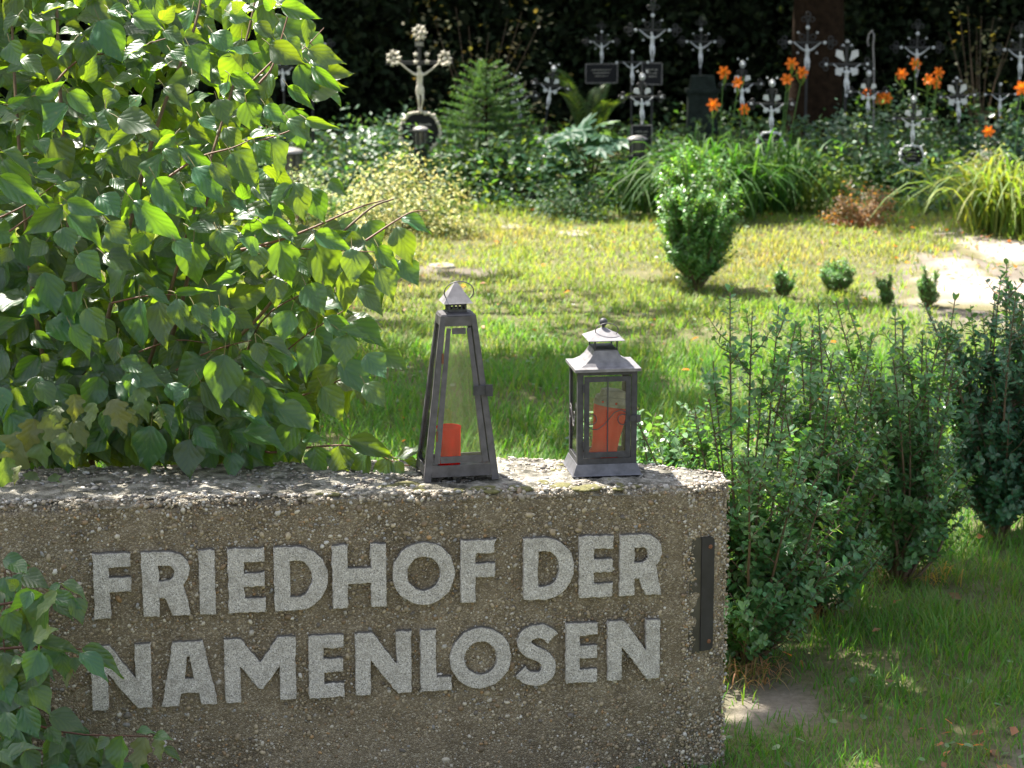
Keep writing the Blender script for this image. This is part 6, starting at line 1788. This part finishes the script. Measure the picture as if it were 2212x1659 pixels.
def daylily(px, py, Y, n, ln, col, label, flowers=(), seed=1, buds=True, wd=.018):
    b = at_y(px, py, Y); base = np.array([b[0], Y, float(ground_h(b[0], Y))])
    t = empty('daylily', base, label, 'plant', 'daylily clumps in the beds')
    mb = MB(); blades(mb, base, n, ln, col, wd, .55, seed); mb.build('foliage', M['grass'], t)
    r = np.random.default_rng(seed)
    for fx, fy in flowers:
        YY = Y + .12 + r.uniform(-.05, .1); p = at_y(fx, fy, YY)
        foot = base + np.array([(p[0] - base[0]) * .35, r.uniform(-.05, .12), 0])
        st = MB(); st.tube(np.array([foot, foot * .45 + p * .55 + [0, 0, .03], p + [0, .01, -.045]]), [.0055, .0045, .004], 5, (.06, .14, .03), False)
        if buds:
            for _ in range(3):
                q = p + np.array([*r.normal(0, .035, 2), r.uniform(-.07, .02)]); st.tube(np.array([p + [0, .01, -.10], q - [0, 0, .02], q + [0, 0, .025]]), [.003, .007, .003], 5, (.13, .20, .03), False)
        st.build('stem', M['stalk'], t)
        d = np.array([r.normal(0, .45), -1.0, .35 + r.uniform(-.3, .3)])
        q = Vector(d).to_track_quat('Z', 'Y').to_euler()
        o = sub('flower', LILY, t, p - base, .053 * r.uniform(.9, 1.15), q)
M['stalk'] = foliage('flower_stalks', .5, .3, (2, 2, .8), .3)
daylily(1540, 445, 17.3, 380, 1.3, (.036, .11, .02), 'broad daylily clump behind the box bush', ((1563, 157), (1594, 178), (1541, 227), (1607, 236)), 1)
daylily(1660, 430, 17.8, 230, 1.2, (.034, .10, .02), 'daylily clump with the trio of orange flowers beside the trunk', ((1710, 138), (1732, 157), (1700, 172)), 2)
daylily(1990, 330, 18.9, 120, .85, (.04, .10, .03), 'daylily clump with five orange flowers on tall stems', ((1948, 160), (1977, 138), (2006, 172), (2027, 157), (2021, 180)), 3)
daylily(1885, 330, 18.8, 90, .8, (.04, .10, .03), 'daylily clump whose orange flowers stand low among roses', ((1872, 200), (1901, 213), (1915, 212)), 4)
daylily(2160, 500, 16.5, 300, 1.15, (.12, .19, .035), 'sunlit yellow-green daylily clump at the right edge', ((2135, 284), (2208, 190)), 5, False)
daylily(1420, 450, 17.6, 150, .9, (.034, .10, .02), 'daylily clump left of the box bush without flowers', (), 6)
daylily(1750, 460, 17.9, 100, .85, (.09, .16, .04), 'yellowish daylily clump left of the withered bush', (), 7)
daylily(968, 372, 17.5, 16, .35, (.10, .19, .03), 'small sword-leaved iris beside the golden bush', (), 8, wd=.03)

# ================================================================== GRASS, WEEDS, FALLEN LEAVES
def in_any(x, y, polys): 
    r = np.zeros(len(x), bool)
    for p in polys: r |= inside([tuple(q) for q in p], x, y)
    return r
BARE = [PATH1, PATH2]; 
gr = MB()
def grass_zone(y0, y1, dens, lo, hi, wd, xmin=None):
    n = int(dens * (y1 - y0) * (.46 * (y0 + y1) / 2 + .9))
    y = rng.uniform(y0, y1, n); x = rng.uniform(-1, 1, n) * (.23 * y + .45)
    if xmin is not None: ok = x > xmin; x, y = x[ok], y[ok]
    b = in_any(x, y, BARE); bw = bare(x, y)
    q = noise2(x * 2.6, y * 2.6) * .6 + noise2(x * 7, y * 7) * .4
    ok = (rng.random(len(x)) < (.25 + 1.3 * q)) & (~b | (rng.random(len(x)) < .02 + .5 * (noise2(x * 2.7 + 11, y * 2.7) > .66) + .5 * (np.minimum(poly_dist(PATH1, x, y), poly_dist(PATH2, x, y)) < .16))) & (rng.random(len(x)) > bw * .9)
    x, y, q = x[ok], y[ok], q[ok]; n = len(x)
    h = (lo + (hi - lo) * np.clip(q * 1.5 - .25, 0, 1)) * rng.uniform(.5, 1.3, n)
    a = rng.uniform(0, 2 * math.pi, n); tl = rng.uniform(.1, .75, n)
    D = np.stack([np.cos(a) * tl, np.sin(a) * tl, np.ones(n)], -1); N = np.stack([np.cos(a), np.sin(a), -tl * .6 + .0 * a], -1)
    dry = np.clip((y - 11.6) / 3.2, 0, 1) * np.clip((18.3 - y) / 1.5, 0, 1) * (.25 + .75 * noise2(x * 1.1 + 5, y * 1.1)) * .66 + .04 + .10 * (noise2(x * 3 + 30, y * 3) > .68)
    c = tint((.060, .175, .023), n, .2, .15) * (1 + .45 * np.clip((y - 11.5) / 3, 0, 1))[:, None]; c[:, 0] *= 1 + .45 * np.clip((y - 11.5) / 3, 0, 1)
    m = np.clip(dry * 1.25 + rng.uniform(-.28, .28, n), 0, 1)[:, None]; c = c * (1 - m) + tint((.235, .195, .10), n, .2, .08) * m
    gr.cards(T_BLADE, np.stack([x, y, ground_h(x, y) - .004], -1), D, N, h, wd * rng.uniform(.6, 1.3, n), c)
grass_zone(5.3, 6.6, 3600, .04, .09, .0042, .35)
grass_zone(6.6, 9.2, 4200, .04, .12, .0045, .35)
grass_zone(9.2, 12.2, 3000, .05, .14, .0062)
grass_zone(12.2, 15.0, 2100, .025, .085, .0075)
grass_zone(15.0, 18.4, 1500, .025, .085, .0095)
gr.build('grass', M['grass'], label='lawn grass, lush in the shade and dry in the sun', cat='grass', kind='stuff')

wd = MB(); n = 5200
y = 5.6 + rng.random(n) ** .8 * 12; x = rng.uniform(-1, 1, n) * (.23 * y + .4)
ok = (noise2(x * 1.7 + 40, y * 1.7) > .45) & ~in_any(x, y, BARE); x, y = x[ok], y[ok]; n = len(x)
N = rand_dirs(n) * .35 + np.array([0, 0, 1.0])
wd.cards(T_OVAL, np.stack([x, y, ground_h(x, y) + rng.uniform(.01, .05, n)], -1), np.cross(N, rand_dirs(n)), N, rng.uniform(.014, .034, n), rng.uniform(.012, .03, n), tint((.07, .14, .06), n, .35))
wd.build('clover', M['fol_gloss'], label='small round-leaved weeds growing through the grass', cat='weeds', kind='stuff')

fl = MB(); n = 560
y = 5.6 + rng.random(n) ** .9 * 12; x = rng.uniform(-1, 1, n) * (.23 * y + .3)
k = rng.random(n) < .3; idx = np.where(k)[0]
x[idx] = rng.uniform(2.6, 4.1, len(idx)); y[idx] = rng.uniform(14.2, 17.3, len(idx))
k2 = idx[: len(idx) // 3]; x[k2] = rng.uniform(1.2, 1.65, len(k2)); y[k2] = rng.uniform(5.75, 6.4, len(k2))
N = rand_dirs(n) * .5 + np.array([0, 0, .9])
fl.cards(T_LEAF, np.stack([x, y, ground_h(x, y) + rng.uniform(.012, .05, n)], -1), np.cross(N, rand_dirs(n)), N, rng.uniform(.025, .06, n), rng.uniform(.016, .035, n), tint((.20, .10, .055), n, .5, .3))
fl.build('fallen_leaves', M['fol'], label='brown and orange fallen leaves scattered over lawn and path', cat='leaves', kind='stuff')

# dry tufts at the hedge feet
def tuft(px, py, n, ln, col, label, seed):
    b = gpt(px, py); mb = MB(); blades(mb, b, n, ln, col, .0045, .22, seed, .75, 6)
    o = mb.build('dry_grass_tuft', M['grass'], None, label=label, cat='grass tuft')
tuft(1755, 1345, 90, .20, (.26, .19, .10), 'tuft of straw-coloured dry grass at the foot of a hedge bush', 31)
tuft(1620, 1470, 90, .22, (.24, .18, .10), 'tuft of dry grass beside the bare dirt at the end of the stone', 32)
tuft(2010, 1265, 40, .20, (.30, .24, .06), 'tuft of yellow dead grass blades right of a hedge bush', 33)
tuft(1930, 1255, 50, .18, (.2, .14, .09), 'tuft of brown dry grass under the hedge', 34)
